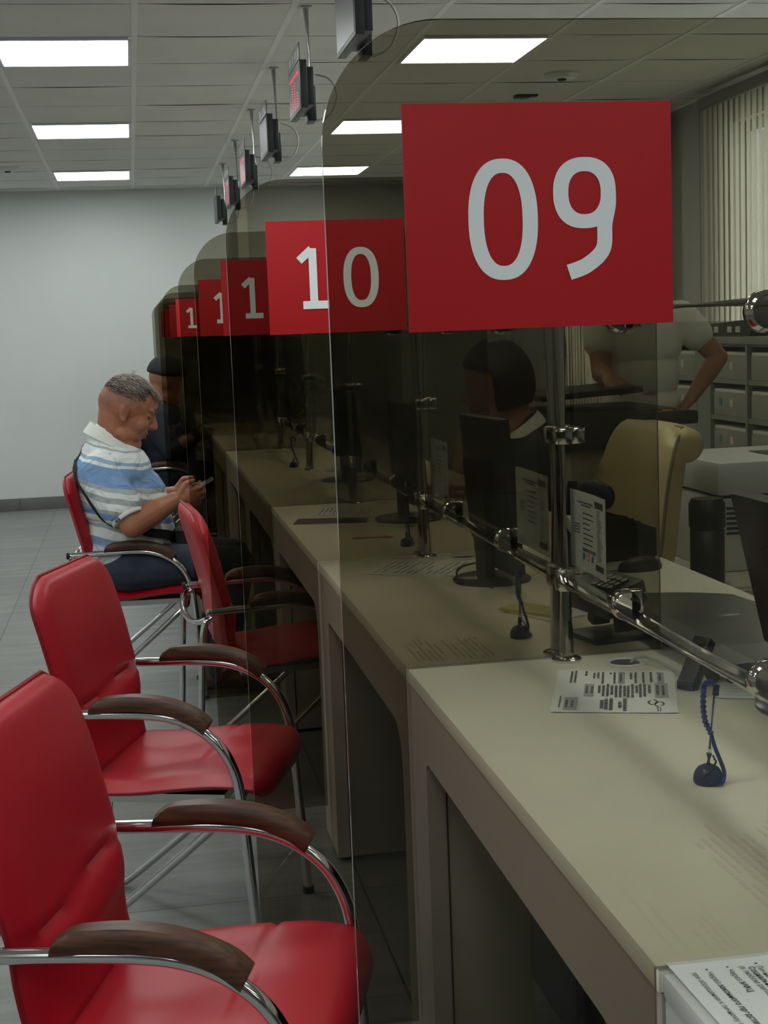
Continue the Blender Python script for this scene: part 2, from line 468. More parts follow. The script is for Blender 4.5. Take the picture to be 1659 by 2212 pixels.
# ceiling: lay-in tiles, each sagging a little between the runners
lights = []
for col in (-7, -4, -1, 2):  # first two columns are unseen lamps added to brighten the room
    for row in range(-4, 5):
        lights.append((col, 13+4*row))
lset = set(lights)
b = MB()
NX0, NX1 = -9, 5
NY0, NY1 = -13, 25
for i in range(NX0, NX1+1):
    for j in range(NY0, NY1+1):
        if (i, j) in lset: continue
        x0, x1 = GX+i*.6+.012, GX+(i+1)*.6-.012
        y0, y1 = GY+j*.6+.003, GY+(j+1)*.6-.003
        if x1 < XL or x0 > XR or y1 < YF or y0 > YB: continue
        n = 5; vs = []; fs = []
        sag = .0015+.003*random.random()
        for a in range(n+1):
            for c in range(2):
                u = a/n
                vs.append((x0+(x1-x0)*u, (y0, y1)[c], HC-sag*(1-(2*u-1)**2)*(.4+.6*(c == 0))+.001))
        for a in range(n): fs.append((a*2, a*2+2, a*2+3, a*2+1))
        b.add(vs, fs)
        b.add([(x0, y0, HC+.001), (x1, y0, HC+.001), (x1, y0, HC+.02), (x0, y0, HC+.02)], [(0, 1, 2, 3)])
ce = struct('ceiling', b, M['ceiling'], smooth=20)
struct('trim_2', MB().box((XL-.2, YF-.2, HC+.022), (XR+.2, YB+.2, HC+.2)), M['plinth'])
b = MB()
for i in range(NX0, NX1+2):
    x = GX+i*.6
    if XL < x < XR: b.box((x-.012, YF, HC-.003), (x+.012, YB, HC+.012))
b.box((XL, YB-.02, HC-.006), (XR, YB, HC+.01)); b.box((XR-.02, YF, HC-.006), (XR, YB, HC+.01))
struct('trim_3', b, M['tbar'])

# ceiling lamps
def make_lamp():
    t = thing('ceiling_light', '', 'ceiling light')
    f = MB()
    a, c = .288, .297
    for lo, hi in (((-a, -c, -.012), (a, -c+.016, .03)), ((-a, c-.016, -.012), (a, c, .03)), ((-a, -c, -.012), (-a+.016, c, .03)), ((a-.016, -c, -.012), (a, c, .03))):
        f.box(lo, hi, bev=.002)
    f.build('lamp_frame', M['lampframe'], t)
    MB().box((-a+.014, -c+.014, -.006), (a-.014, c-.014, .0)).build('diffuser', M['lamp'], t)
    MB().box((-a, -c, .03), (a, c, .06)).build('housing', M['lampframe'], t)
    return t
lamp0 = make_lamp()
names = {(-1, 13): 'largest square ceiling light, at the top left corner of the picture',
         (-1, 17): 'square ceiling light on the left, middle one of the column of three',
         (-1, 21): 'square ceiling light on the left closest to the far wall, smallest of three',
         (2, 13): 'square ceiling light seen through the tinted glass above the 09 sign',
         (2, 17): 'square ceiling light half hidden behind the top left corner of the 09 sign',
         (2, 21): 'square ceiling light cut by the left edge of the nearest glass partition'}
first = True
for (i, j) in lights:
    o = lamp0 if first else copy_tree(lamp0)
    first = False
    o.location = (GX+(i+.5)*.6, GY+(j+.5)*.6, HC)
    o['label'] = names.get((i, j), 'lit square ceiling light panel outside the picture, unseen, outer left columns added for brightness')
    o['group'] = 'square ceiling lights'

def ceiling_disc(name, label, cat, x, y, r, h, m):
    o = thing(name, label, cat, (x, y, HC))
    MB().lathe([(r*.2, -h), (r*.8, -h*.9), (r, -h*.35), (r, .004), (0, .004)]).build('housing', m, o)
    MB().lathe([(0, -h*1.25), (r*.25, -h*1.2), (r*.3, -h*.8)]).build('sensor', M['rubber'], o)
ceiling_disc('smoke_detector', 'round white detector on the ceiling above the 09 sign', 'smoke detector', 2.206, 7.18, .085, .03, M['lampframe'])
ceiling_disc('smoke_detector', 'round detector on the ceiling at the left edge above the plain wall', 'smoke detector', -.79, 10.75, .085, .03, M['lampframe'])
o = thing('ceiling_sensor', 'tiny dark box on the ceiling just above the 09 sign', 'sensor', (2.19, 7.84, HC))
MB().box((-.05, -.035, -.018), (.03, .035, .003), bev=.004).build('sensor_body', M['black'], o)
MB().box((.035, -.03, -.012), (.075, .03, .003), bev=.004).build('sensor_window', M['case'], o)

# vertical blinds
def blind(label, y0, y1):
    t = thing('vertical_blind', label, 'blinds', (XR-.09, (y0+y1)/2, 0))
    L = (y1-y0)/2
    MB().box((-.025, -L, 2.55), (.025, L, 2.605), bev=.004).build('headrail', M['blindrail'], t)
    s = MB(); n = int((y1-y0)/.072)
    for k in range(n):
        y = -L+.036+k*.072
        R = Matrix.Translation((0, y, 0)) @ Matrix.Rotation(math.radians(-13+4*random.random()), 4, 'Z')
        vs = []
        for a in range(5):
            u = -1+a/2
            for z in (.66, 2.545): vs.append(R @ V((.006*(1-u*u), .043*u, z)))
        s.add(vs, [(a*2, a*2+2, a*2+3, a*2+1) for a in range(4)])
    s.build('slats', M['blind'], t)
    c = MB(); c.tube([(-.03, L-.05, 2.55), (-.03, L-.05, 1.3)], .003, 6); c.build('pull_cord', M['blindrail'], t)
blind('cream vertical blind at the right edge above the filing shelf', 5.3, 7.84)
blind('cream vertical blind directly right of the 09 sign, beyond the grey pier', 8.40, 10.65)

# ------------------------------------------------------------------ visitor chairs
def pillow(prof, hw, th, nv=40, nu=22, groove=(), under=.6, bul=None):
    """soft pad following prof(t)->(point, normal); returns MB and outline"""
    mb = MB(); rows = []
    for i in range(nv+1):
        t = i/nv; p, n = prof(t); w = hw(t); row_t = []; row_b = []
        e = max(0, 1-abs(2*t-1)**14)
        for k in range(nu+1):
            u = -math.cos(PI*k/nu) if False else -1+2*k/nu
            m = (max(0, (1-abs(u)**9))*e)**.5
            g = 0
            for gt, gd, gw in groove:
                tt = t-gt-.012*math.sin(u*PI*.9+.6)
                g += gd*math.exp(-(tt/gw)**2)
            h = th(t)*m*(1+(bul(t, u) if bul else 0))-g*m
            row_t.append(p+V((0, w*u, 0))+n*h); row_b.append(p+V((0, w*u, 0))-n*th(t)*under*m)
        rows.append((row_t, row_b))
    vs = []; W_ = nu+1
    for a, c in rows: vs += a+c
    fs = []
    for i in range(nv):
        for k in range(nu):
            o0 = i*2*W_; o1 = (i+1)*2*W_
            fs.append((o0+k, o0+k+1, o1+k+1, o1+k)); fs.append((o0+W_+k, o1+W_+k, o1+W_+k+1, o0+W_+k+1))
        for k in (0, nu):
            o0 = i*2*W_; o1 = (i+1)*2*W_
            fs.append((o0+k, o1+k, o1+W_+k, o0+W_+k))
    for i in (0, nv):
        o0 = i*2*W_
        for k in range(nu): fs.append((o0+k, o0+k+1, o0+W_+k+1, o0+W_+k))
    mb.add(vs, fs)
    outl = []
    for i in range(nv+1): t = i/nv; p, n = prof(t); outl.append(p+V((0, -hw(t), 0)))
    for i in range(nv, -1, -1): t = i/nv; p, n = prof(t); outl.append(p+V((0, hw(t), 0)))
    return mb, outl

def curve_prof(pts):
    P = spl([(x, 0, z) for x, z in pts], 12)
    L = [0]
    for i in range(1, len(P)): L.append(L[-1]+(P[i]-P[i-1]).length)
    def f(t):
        d = t*L[-1]; i = 1
        while i < len(L)-1 and L[i] < d: i += 1
        a = (d-L[i-1])/max(1e-9, L[i]-L[i-1]); p = P[i-1].lerp(P[i], a)
        tg = (P[min(i+1, len(P)-1)]-P[max(i-2, 0)]).normalized()
        return p, V((-tg.z, 0, tg.x)) * -1 if False else (p, V((tg.z, 0, -tg.x)))[1]
    def g(t):
        d = t*L[-1]; i = 1
        while i < len(L)-1 and L[i] < d: i += 1
        a = (d-L[i-1])/max(1e-9, L[i]-L[i-1]); p = P[i-1].lerp(P[i], a)
        tg = (P[min(i+1, len(P)-1)]-P[max(i-2, 0)]).normalized()
        return p, V((tg.z, 0, -tg.x))
    return g

AY = .25
def make_chair():
    t = thing('visitor_chair', '', 'chair')
    # seat: from the crease forward to the rolled front lip (normal points up)
    sp = curve_prof([(.482, .378), (.484, .404), (.464, .423), (.40, .430), (.31, .424), (.22, .414), (.13, .411), (.075, .420)])
    def shw(u):
        w = .235-.012*abs(2*u-1)**3
        if u < .16: w *= (1-((.16-u)/.16)**2.6*.42)
        if u > .9: w *= 1-.05*((u-.9)/.1)
        return w
    def up(f):
        def g(u):
            p, n = f(u); return p, (n if n.z > 0 or (abs(n.z) < .2 and n.x > 0) else -n)
        return g
    def sprof(u):
        p, n = sp(u)
        n = V((-n.x, 0, -n.z)) if n.z < -.05 else n
        if u < .08 and n.x < 0: n = -n
        return p, n
    mb, outl = pillow(sprof, shw, lambda u: .026, groove=((.40, .007, .009),), bul=lambda u, x: .25*math.cos(x*PI/2)*math.exp(-((u-.66)/.2)**2)*-1)
    seat = mb.build('seat', M['red'], t, 60)
    MB().tube(outl, .0042, 6, closed=True).build('piping', M['redpipe'], seat)
    bp = curve_prof([(.100, .418), (.075, .455), (.064, .52), (.060, .585), (.044, .66), (.020, .76), (-.002, .84), (-.012, .886)])
    def bhw(u):
        w = .205+.026*math.sin(min(1, u/.75)*PI/2)
        if u > .8: w *= 1-.34*((u-.8)/.2)**2.8
        if u < .08: w *= 1-.06*((.08-u)/.08)
        return w
    def bprof(u):
        p, n = bp(u); n = n if n.x > 0 else -n
        return p, n
    mb, outl = pillow(bprof, bhw, lambda u: .029+.004*math.sin(u*PI), groove=((.385, .010, .012),),
                      bul=lambda u, x: .60*math.exp(-((u-.29)/.08)**2)*(1-x*x)+.18*math.exp(-((u-.75)/.2)**2)*(1-x*x))
    back = mb.build('backrest', M['red'], t, 60)
    MB().tube(outl, .0042, 6, closed=True).build('piping', M['redpipe'], back)
    for s in (-1, 1):
        y = s*AY
        P = spl([(-.005, y, .592), (.13, y, .596), (.245, y, .597), (.315, y, .589), (.372, y, .566), (.418, y, .528), (.446, y, .478), (.459, y, .42), (.468, y*.995, .30), (.477, y*.985, .15), (.485, y*.98, .010)], 7)
        ft = MB().tube(P, .0115, 12).build('front_frame', M['chrome'], t)
        MB().lathe([(0, -.004), (.0125, -.003), (.0125, .008), (0, .008)], (0, 0, 0), 12, mat=Matrix.Rotation(PI/2, 4, 'Y').to_3x3()).build('end_cap', M['rubber'], ft, loc=(-.009, y, .592))
        MB().lathe([(0, 0), (.015, 0), (.015, .016), (0, .016)], (.485, y*.98, 0), 12).build('foot_cap', M['rubber'], ft)
        P = spl([(.02, y, .578), (-.004, y, .555), (-.016, y, .47), (-.030, y, .25), (-.040, y, .06), (-.034, y, .018), (-.012, y*.99, .014), (.02, y*.98, .030), (.15, y*.94, .135), (.30, y*.88, .26), (.405, y*.84, .35), (.43, y*.80, .372), (.43, y*.6, .378)], 7)
        MB().tube(P, .0105, 12).build('rear_leg', M['chrome'], t)
        # wooden arm pad: follows the tube, blunt slanted ends
        A = spl([(.130, 0, .6), (.19, 0, .606), (.245, 0, .608), (.305, 0, .600), (.355, 0, .581), (.388, 0, .557)], 5)
        vs = []; fs = []; n = len(A)
        for i, p in enumerate(A):
            u = i/(n-1); d = (A[min(i+1, n-1)]-A[max(i-1, 0)]).normalized(); nn = V((-d.z, 0, d.x))
            h = .033*(1-.62*max(0, (.14-u)/.14)**1.4)*(1-.12*max(0, (u-.85)/.15)); wd = .021*(.80+.2*min(1, u*4))
            sh = .015*max(0, (.14-u)/.14)
            prof = [(-wd*.9, 0), (wd*.9, 0), (wd, .006), (wd, h*.74), (wd*.72, h*.96), (0, h), (-wd*.72, h*.96), (-wd, h*.74), (-wd, .006)]
            for (yy, hh) in prof: vs.append(p+V((0, y+yy, 0))+nn*hh+d*(hh*.30 if u < .02 else (-hh*.16 if u > .98 else 0)))
        q = 9
        for i in range(n-1):
            for k in range(q): fs.append((i*q+k, i*q+(k+1) % q, (i+1)*q+(k+1) % q, (i+1)*q+k))
        fs.append(tuple(range(q-1, -1, -1))); fs.append(tuple((n-1)*q+k for k in range(q)))
        MB().add(vs, fs).build('armrest', M['armwood'], t, 42)
    P = spl([(.004, -AY, .572), (-.012, -AY*.86, .560), (-.026, -AY*.5, .545), (-.030, 0, .540), (-.026, AY*.5, .545), (-.012, AY*.86, .560), (.004, AY, .572)], 6)
    MB().tube(P, .0095, 10).build('back_rail', M['chrome'], t)
    c = MB().tube([(.43, -AY*.62, .378), (.43, AY*.62, .378)], .0105, 10)
    c.box((.11, -.17, .372), (.40, .17, .392))
    c.build('seat_support', M['steel'], t)
    return t
chair0 = make_chair()
CH = [((-.206, 2.167), -16.5, 'red chair nearest the camera, cut off by the left and bottom edges of the picture'),
      ((-.178, 3.421), -19, 'second red chair from the camera, empty, turned towards us before the seated man'),
      ((.150, 4.487), 4.5, 'red chair seen edge-on and pushed under the desk behind the smoked glass'),
      ((-.257, 5.824), -5, 'red chair on which the man in the striped polo sits'),
      ((-.055, 9.33), -3, 'dark far chair carrying the visitor in the black cap')]
for i, ((x, y), a, lab) in enumerate(CH):
    o = chair0 if i == 0 else copy_tree(chair0)
    o.location = (x, y, 0); o.rotation_euler = (0, 0, math.radians(a)); o['label'] = lab; o['group'] = 'red visitor chairs along the desks'

# ------------------------------------------------------------------ desks
def make_desk(label, k, white=False, ghost=None):
    y0, y1 = joint(k)+.002, joint(k+1)-.003
    if k < 0: y0 = joint(k)+.002; y1 = joint(k+1)-.008
    L = y1-y0
    t = thing('service_desk', label, 'desk', (XD, y0, 0), 0, 'cream desks in the long row')
    MB().box((0, 0, ZD-.025), (XB-XD, L, ZD), bev=.0015 if k >= 0 else .005).build('desktop', M['deskwhite'] if white else M['desk'], t, 30)
    # front: one board with a knee opening, inner corners rounded
    p = []
    A0, A1, ZT, r0, r1 = .105, L-.125, .655, .085, .018
    p += [(0, .012), (0, ZD-.026), (L, ZD-.026), (L, .012), (A1, .012)]
    for q in range(7): a = q/6*PI/2; p.append((A1-r1+r1*math.cos(a), ZT-r1+r1*math.sin(a)))
    for q in range(9): a = PI/2+q/8*PI/2; p.append((A0+r0+r0*math.cos(a), ZT-r0+r0*math.sin(a)))
    p.append((A0, .012))
    m = MB(); n = len(p)
    # concave outline: build as strips
    def strip(poly): m.prism(poly, .003, .036, 'x')
    strip([(0, .012), (0, ZD-.026), (A0, ZD-.026), (A0, .012)])
    strip([(A1, .012), (A1, ZD-.026), (L, ZD-.026), (L, .012)])
    strip([(A0, ZT), (A0, ZD-.026), (A1, ZD-.026), (A1, ZT)])
    c0 = [(A0, ZT)]+[(A0+r0+r0*math.cos(PI/2+q/8*PI/2), ZT-r0+r0*math.sin(PI/2+q/8*PI/2)) for q in range(9)]
    strip(c0)
    c1 = [(A1, ZT)]+[(A1-r1+r1*math.cos(q/6*PI/2), ZT-r1+r1*math.sin(q/6*PI/2)) for q in range(7)]
    strip(c1)
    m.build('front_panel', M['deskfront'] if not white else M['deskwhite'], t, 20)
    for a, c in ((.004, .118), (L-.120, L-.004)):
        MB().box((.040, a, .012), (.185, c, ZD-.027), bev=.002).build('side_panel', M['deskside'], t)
    MB().box((.31, .02, .012), (.33, L-.02, ZD-.027)).build('shade_panel', M['printerdark'], t)  # added board blocking office light; its dark colour stands in for under-desk shade
    g = MB(); g.lathe([(.029, 0), (.036, 0), (.036, .003), (.031, .0045), (.027, .002), (.027, .0005), (0, .0005)], (.843-XD, L-.085, ZD), 24)
    go = g.build('cable_grommet', M['deskwhite'], t)
    MB().lathe([(0, .0008), (.0265, .0012), (.0265, .0016), (0, .0016)], (.843-XD, L-.085, ZD), 24).build('grommet_hole', M['black'], go)
    if ghost:
        gm = MB()
        (gx0, gy0, gx1, gy1, m_) = ghost
        rr = random.Random(3)
        nx = int((gx1-gx0)/.011)
        for i in range(nx):
            x = gx0+i*.011
            if rr.random() < .22: continue
            y = gy0+rr.random()*.03
            while y < gy1-rr.random()*.05:
                l = .008+.02*rr.random()
                gm.box((x-XD, y-y0, ZD+.0001), (x-XD+.005, y-y0+l, ZD+.0004)); y += l+.004+(.03 if rr.random() < .12 else 0)
        gm.build('ink_mark', M[m_], t)
    return t
make_desk('near white desk section at the bottom right corner carrying the printed sheet', -1, True)
make_desk('cream desk in the foreground with the blue pen stand, right of the nearest chairs', 0, False, (.62, 1.34, .92, 1.60, 'ghostink2'))
make_desk('cream desk behind the first smoked glass screen, faint print on its top', 1, False, (.49, 2.56, .66, 2.75, 'ghostink'))
make_desk('cream desk carrying the dark blue brochure', 2)
make_desk('fourth desk along, just beyond the brochure, behind two layers of smoked glass', 3)
make_desk('dim desk well beyond the man in the polo, its pen stand upright', 4)
make_desk('very dark desk near the far end of the row, next to last seen', 5)
make_desk('farthest desk of the row by the plain wall, almost black', 6)

# ------------------------------------------------------------------ smoked glass partitions and their number signs
def rounded_panel(y, label, th=.006):
    x0, x1, z0, z1, r = .170, .944, .118, 1.670, .105
    t = tag(bpy.data.objects.new('glass_partition', None), label, 'glass partition', 'smoked glass partitions'); COL.objects.link(t)
    t.location = (x0, y, 0)
    P = [(x0, z0), (XD-.004, z0), (XD-.004, ZD+.002), (x1, ZD+.002)]
    for q in range(9): a = q/8*PI/2; P.append((x1-.05+.05*math.cos(a), z1-.05+.05*math.sin(a)))
    for q in range(17): a = PI/2+q/16*PI/2; P.append((x0+r+r*math.cos(a), z1-r+r*math.sin(a)))
    P = [(px-x0, pz) for px, pz in P]
    m = MB(); n = len(P)
    # front and back faces as two convex pieces each
    xi = XD-.004-x0
    low = [(0, z0), (xi, z0), (xi, ZD+.002), (0, ZD+.002)]
    upp = [(0, ZD+.002), (xi, ZD+.002)]+P[3:]
    for poly in (low, upp):
        q = tuple(range(len(poly)))
        m.add([(px, -th/2, pz) for px, pz in poly], [q], 0); m.add([(px, th/2, pz) for px, pz in poly], [q[::-1]], 0)
    pane = m.build('pane', M['tint'], t, fixn=False)
    e = MB()
    for i in range(n):
        (ax, az), (bx, bz) = P[i], P[(i+1) % n]
        e.quad((ax, -th/2, az), (bx, -th/2, bz), (bx, th/2, bz), (ax, th/2, az))
    e.build('polished_edge', M['gedge'], t, 50)
    return t

def ring(pts_out, pts_in):
    n = len(pts_out)
    vs = [(x, 0, z) for x, z in pts_out]+[(x, 0, z) for x, z in pts_in]
    return vs, [(i, (i+1) % n, n+(i+1) % n, n+i) for i in range(n)]

def stroke(pts, w):
    """flat stroke of width w along 2D polyline (square ends)"""
    P = [V((x, 0, z)) for x, z in pts]; vs = []; n = len(P)
    for i, p in enumerate(P):
        d = (P[min(i+1, n-1)]-P[max(i-1, 0)]).normalized(); s_ = V((-d.z, 0, d.x))*(w/2)
        vs += [p+s_, p-s_]
    return vs, [(2*i, 2*i+1, 2*i+3, 2*i+2) for i in range(n-1)]

def digit(ch, ox, oz, h, st):
    """one numeral, height h, lower left at ox,oz; humanist thin strokes"""
    m = MB(); lay = [0]
    def S(pts, smooth=True, closed=False):
        if smooth: pts = [(p.x, p.z) for p in spl([(x, 0, z) for x, z in pts], 8)]
        v, f = stroke([(ox+x*h, oz+z*h) for x, z in pts], st); lay[0] += .00012; m.add([q-V((0, lay[0], 0)) for q in v], f)
    def O(cx, cz, rx, rz, e=2.35, nn=56):
        po, pi = [], []
        for k in range(nn):
            a = 2*PI*k/nn; c, s_ = math.cos(a), math.sin(a)
            ux, uz = math.copysign(abs(c)**(2/e), c), math.copysign(abs(s_)**(2/e), s_)
            po.append((ox+(cx*h+ux*rx*h), oz+(cz*h+uz*rz*h)))
            pi.append((ox+(cx*h+ux*(rx*h-st)), oz+(cz*h+uz*(rz*h-st*.88))))
        v, f = ring(po, pi); m.add(v, f)
    s = st/h
    if ch == '0': O(.30, .50, .30, .50)
    elif ch == '9':
        O(.275, .705, .275, .295)
        S([(.55-s*.5, .72), (.548-s*.5, .60), (.515-s*.5, .44), (.43, .235), (.29, .105), (.125, .045)])
    elif ch == '1':
        S([(.02, .80), (.235, .985)], False); S([(.235+s*.1, 1.0), (.235+s*.1, 0)], False); S([(.06, s*.5), (.50, s*.5)], False)
    elif ch == '2':
        S([(.06, .86), (.17, .94), (.30, .96), (.44, .90), (.49, .76), (.44, .60), (.30, .40), (.08, s*.9)]); S([(.04, s*.5), (.54, s*.5)], False)
    elif ch == '3':
        S([(.06, .90), (.20, .955), (.36, .93), (.45, .80), (.42, .63), (.30, .545), (.16, .53)]); S([(.16, .53), (.34, .50), (.47, .40), (.48, .22), (.36, .08), (.20, .045), (.04, .08)])
    elif ch == '4':
        S([(.40, 0), (.40, 1)], False); S([(.385, .985), (.04, .29)], False); S([(.03, .27), (.55, .27)], False)
    elif ch == '5':
        S([(.47, .955), (.13, .955)], False); S([(.14, .97), (.11, .54)], False); S([(.10, .56), (.25, .60), (.42, .52), (.48, .34), (.42, .15), (.26, .05), (.05, .07)])
    elif ch == '6':
        O(.285, .295, .27, .295); S([(.45, .96), (.24, .83), (.10, .60), (.015+s*.5, .32)])
    return m

def number_sign(y, txt, label):
    xs, xe, z0, z1 = .239, .4805, 1.405, 1.599
    t = thing('number_sign', label, 'sign', (xs, y-.0055, z0), 0, 'red window number signs')
    MB().box((0, -.002, 0), (xe-xs, .002, z1-z0), bev=.0006).build('panel', M['signred'], t)
    h = .104; st = .0138
    for ch, ox in zip(txt, (.0553, .132)):
        d = digit(ch, 0, 0, h, st)
        o = d.build('numeral', M['signwhite'], t, loc=(ox if ch != '1' else ox-.002, -.0028, .0425 if txt != '09' or True else .04))
    return t

PT = [(0, '09', 'large red sign with white 09, nearest and fully in view'),
      (1, '10', 'red sign with white 10, left of the 09 sign, half behind the nearest glass'),
      (2, '11', 'dark red sign just left of the 10 sign, seen through the second glass'),
      (3, '12', 'red sign third from the right whose 1 is half covered by the sign before it'),
      (5, '13', 'small red sign with thin white 1, fifth from the right'),
      (6, '14', 'tiny dim red sign behind the small one with the white 1'),
      (7, '15', 'smallest dark red sign but one, left end of the row of signs'),
      (8, '16', 'farthest dark red sign, barely visible at the left end of the row')]
PL = ['smoked glass partition nearest the camera, holding the 09 sign',
      'smoked glass partition holding the sign 10, second from the camera',
      'smoked glass partition holding the third sign, its left edge crossing the phone',
      'smoked glass partition fourth from the camera, its edge over the wrist of the man in the polo',
      'smoked glass partition fifth from the camera, just in front of the black cap',
      'smoked glass partition sixth from the camera, its edge over the back of the black cap',
      'pale beige strip of smoked glass, next to last towards the far wall',
      'last smoked glass partition against the far wall, its rounded corner leftmost of all']
for (k, txt, lab), pl in zip(PT, PL):
    y = joint(k) if k < 8 else joint(8)-.1
    rounded_panel(y, pl); number_sign(y, txt, lab)

# ------------------------------------------------------------------ teller screens: posts, rails, clamps and clear panes
WH = ['nearest', 'second', 'third', 'fourth', 'fifth', 'sixth', 'seventh', 'eighth']
def make_screen(k, label):
    y0, y1 = joint(k)+.028, joint(k+1)-.030
    t = thing('teller_screen', label, 'glass screen', (XP, y0, ZD), 0, 'chrome framed teller screens')
    L = y1-y0; ZR, ZU = .944-ZD, 1.424-ZD
    for yy in (0, L):
        p = MB().tube([(0, yy, .0), (0, yy, ZU+.02)], .0140, 16).build('post', M['chrome'], t)
        MB().lathe([(0, 0), (.0275, 0), (.0275, .004), (.022, .0075), (.0135, .009), (.0135, .016), (0, .016)], (0, yy, 0), 24).build('post_flange', M['chrome'], p)
        s = 1 if yy == 0 else -1
        c = MB().box((-.017, yy-.017, 1.190-ZD), (.017, yy+.017, 1.220-ZD), bev=.006)
        c.box((.012, yy-.012, 1.190-ZD), (.040, yy+.016, 1.220-ZD), bev=.005)
        c.build('glass_clamp', M['chrome'], p)
        MB().lathe([(.0165, -.020), (.0185, -.015), (.0185, .015), (.0165, .020)], (0, yy, ZR), 20).build('tee_joint', M['chrome'], p)
    for z, nm, r in ((ZR, 'lower_rail', .0160), (ZU, 'upper_rail', .0140)):
        MB().tube([(0, .008, z), (0, L-.008, z)], r, 18).build(nm, M['chrome'], t)
    for z, s in ((ZR, 1), (ZU, -1)):
        for yy in (.375, L-.32):
            c = MB().lathe([(0, -.013), (.021, -.013), (.026, -.007), (.026, .007), (.021, .013), (0, .013)], (.004, yy, z+s*.012), 22, mat=Matrix.Rotation(PI/2, 4, 'X').to_3x3())
            c.box((.006, yy-.013, z+s*.004-.006), (.030, yy+.013, z+s*.030+.006), bev=.004)
            o = c.build('rail_clamp', M['chrome'], t)
            MB().lathe([(0, 0), (.0035, 0), (.0035, .002), (0, .002)], (.012, yy-.0135, z+s*.022), 10, mat=Matrix.Rotation(PI/2, 4, 'X').to_3x3()).build('clamp_screw', M['black'], o)
    g = MB().box((.012, .016, ZR+.018), (.018, L-.016, 1.402-ZD))
    g.build('pane', M['clear'], t)
    return t
LB = ['chrome framed clear teller screen along the foreground desk with the blue pen stand',
      'chrome framed clear teller screen carrying the white notice behind the first smoked glass',
      'chrome framed teller screen on the desk with the brochure',
      'dim chrome framed teller screen two desks beyond the brochure',
      'dark teller screen on the fifth desk', 'dark teller screen on the sixth desk', 'nearly black teller screen on the last desk']
for k in range(7): make_screen(k, LB[k])

# ------------------------------------------------------------------ queue displays under the ceiling
def make_display(lit):
    t = thing('queue_display', '', 'queue display')
    x0 = -.045
    c = MB().box((x0, -.18, -.085), (x0+.028, .18, .085), bev=.003)
    c.box((x0+.028, -.15, -.07), (x0+.055, .15, .065), bev=.003)
    c.build('case', M['case'], t)
    s = MB().box((x0-.001, -.165, -.073), (x0+.001, .165, .073)).build('screen', M['ledoff'], t)
    if lit:
        L = MB()
        for col in range(3):
            for r_ in range(11):
                if (col == 0 and r_ < 5): continue
                L.box((x0-.003, -.10+col*.075-.0045, .026-r_*.0095), (x0-.001, -.10+col*.075+.0045, .0275-r_*.0095))
        for q in range(9): L.box((x0-.003, -.14+q*.03, .045), (x0-.001, -.14+q*.03+.018, .050))
        L.build('led_dots', M['led'], s)
    p = MB().box((x0, -.18, .087), (x0+.004, .18, .145), bev=.001).build('header_plate', M['plate'], t)
    h = MB()
    for q, w in ((-.13, .09), (-.02, .05), (.05, .08)): h.box((x0-.0012, q, .102), (x0, q+w, .130))
    h.build('header_lettering', M['platetext'], p)
    z = HC-2.295
    a = MB().tube([(.035, .19, z-.002), (.035, .12, -.02)], .0165, 14, sq=(1, .7)).build('pole', M['steel'], t)
    MB().tube([(.035, .12, .05), (.035, .105, -.09)], .013, 12).build('pole_sleeve', M['steel'], a)
    MB().box((.014, .165, z-.006), (.056, .215, z+.002), bev=.002).build('ceiling_bracket', M['steel'], a)
    MB().box((.008, .04, -.10), (.04, .14, .03), bev=.004).build('power_box', M['black'], t)
    MB().tube(spl([(.045, .10, .08), (.10, .09, .06), (.125, .08, 0), (.10, .085, -.07), (.045, .09, -.095)], 6), .0035, 8).build('cable', M['cable'], t)
    return t
dl, do_ = make_display(True), make_display(False)
DS = [(4.21, 0, 'dark ceiling queue display at the top edge, nearest of the row and largest'),
      (5.50, 1, 'ceiling queue display showing red dots, second from the camera'),
      (6.78, 0, 'unlit ceiling queue display third from the camera, beside a looping white cable'),
      (8.05, 1, 'ceiling queue display with red dots, fourth from the camera'),
      (9.33, 1, 'small lit ceiling queue display, next to last towards the far wall'),
      (10.6, 0, 'smallest ceiling queue display in front of the far wall')]
used = set()
for y, lit, lab in DS:
    src = dl if lit else do_
    o = src if src.name not in used else copy_tree(src)
    used.add(src.name)
    o.location = (.70, y, 2.295); o['label'] = lab; o['group'] = 'queue displays hung from the ceiling'
#PART2
# ------------------------------------------------------------------ papers, notices, pens
def sheet(name, label, cat, corner, ax, ay, w, h, group=None, curl=0.0, th=.0004):
    """paper with lower left corner, unit axes ax (width) and ay (height); returns thing and a matrix for print on it"""
    ax, ay = V(ax).normalized(), V(ay).normalized(); nz = ax.cross(ay)
    t = thing(name, label, cat, corner, 0, group)
    m = MB(); n = 10; vs = []
    for i in range(n+1):
        for j in range(n+1):
            u, v = i/n, j/n; c = curl*((2*u-1)**2*.5+(2*v-1)**4*.5)
            vs.append(ax*(u*w)+ay*(v*h)+nz*c)
    top = len(vs); vs2 = [p-nz*th for p in vs]; fs = []
    for i in range(n):
        for j in range(n):
            a = i*(n+1)+j; fs.append((a, a+n+1, a+n+2, a+1)); fs.append((top+a, top+a+1, top+a+n+2, top+a+n+1))
    m.add(vs+vs2, fs)
    m.build('paper_sheet', M['paper'], t)
    return t, lambda u, v: frame_mat(ax*u+ay*v+nz*(curl*(.5*(2*u/w-1)**2+.5*(2*v/h-1)**4)+.0005), ax, ay)

def words(m, M4, x, y, length, hgt, rr, bold=0):
    """an illegibly small printed line: a row of word-long bars"""
    c = 0
    while c < length:
        l = min(length-c, .004+.010*rr.random())
        p = [M4 @ V((x+c, y, 0)), M4 @ V((x+c+l, y, 0)), M4 @ V((x+c+l, y+hgt, 0)), M4 @ V((x+c, y+hgt, 0))]
        m.quad(*p); c += l+.0022

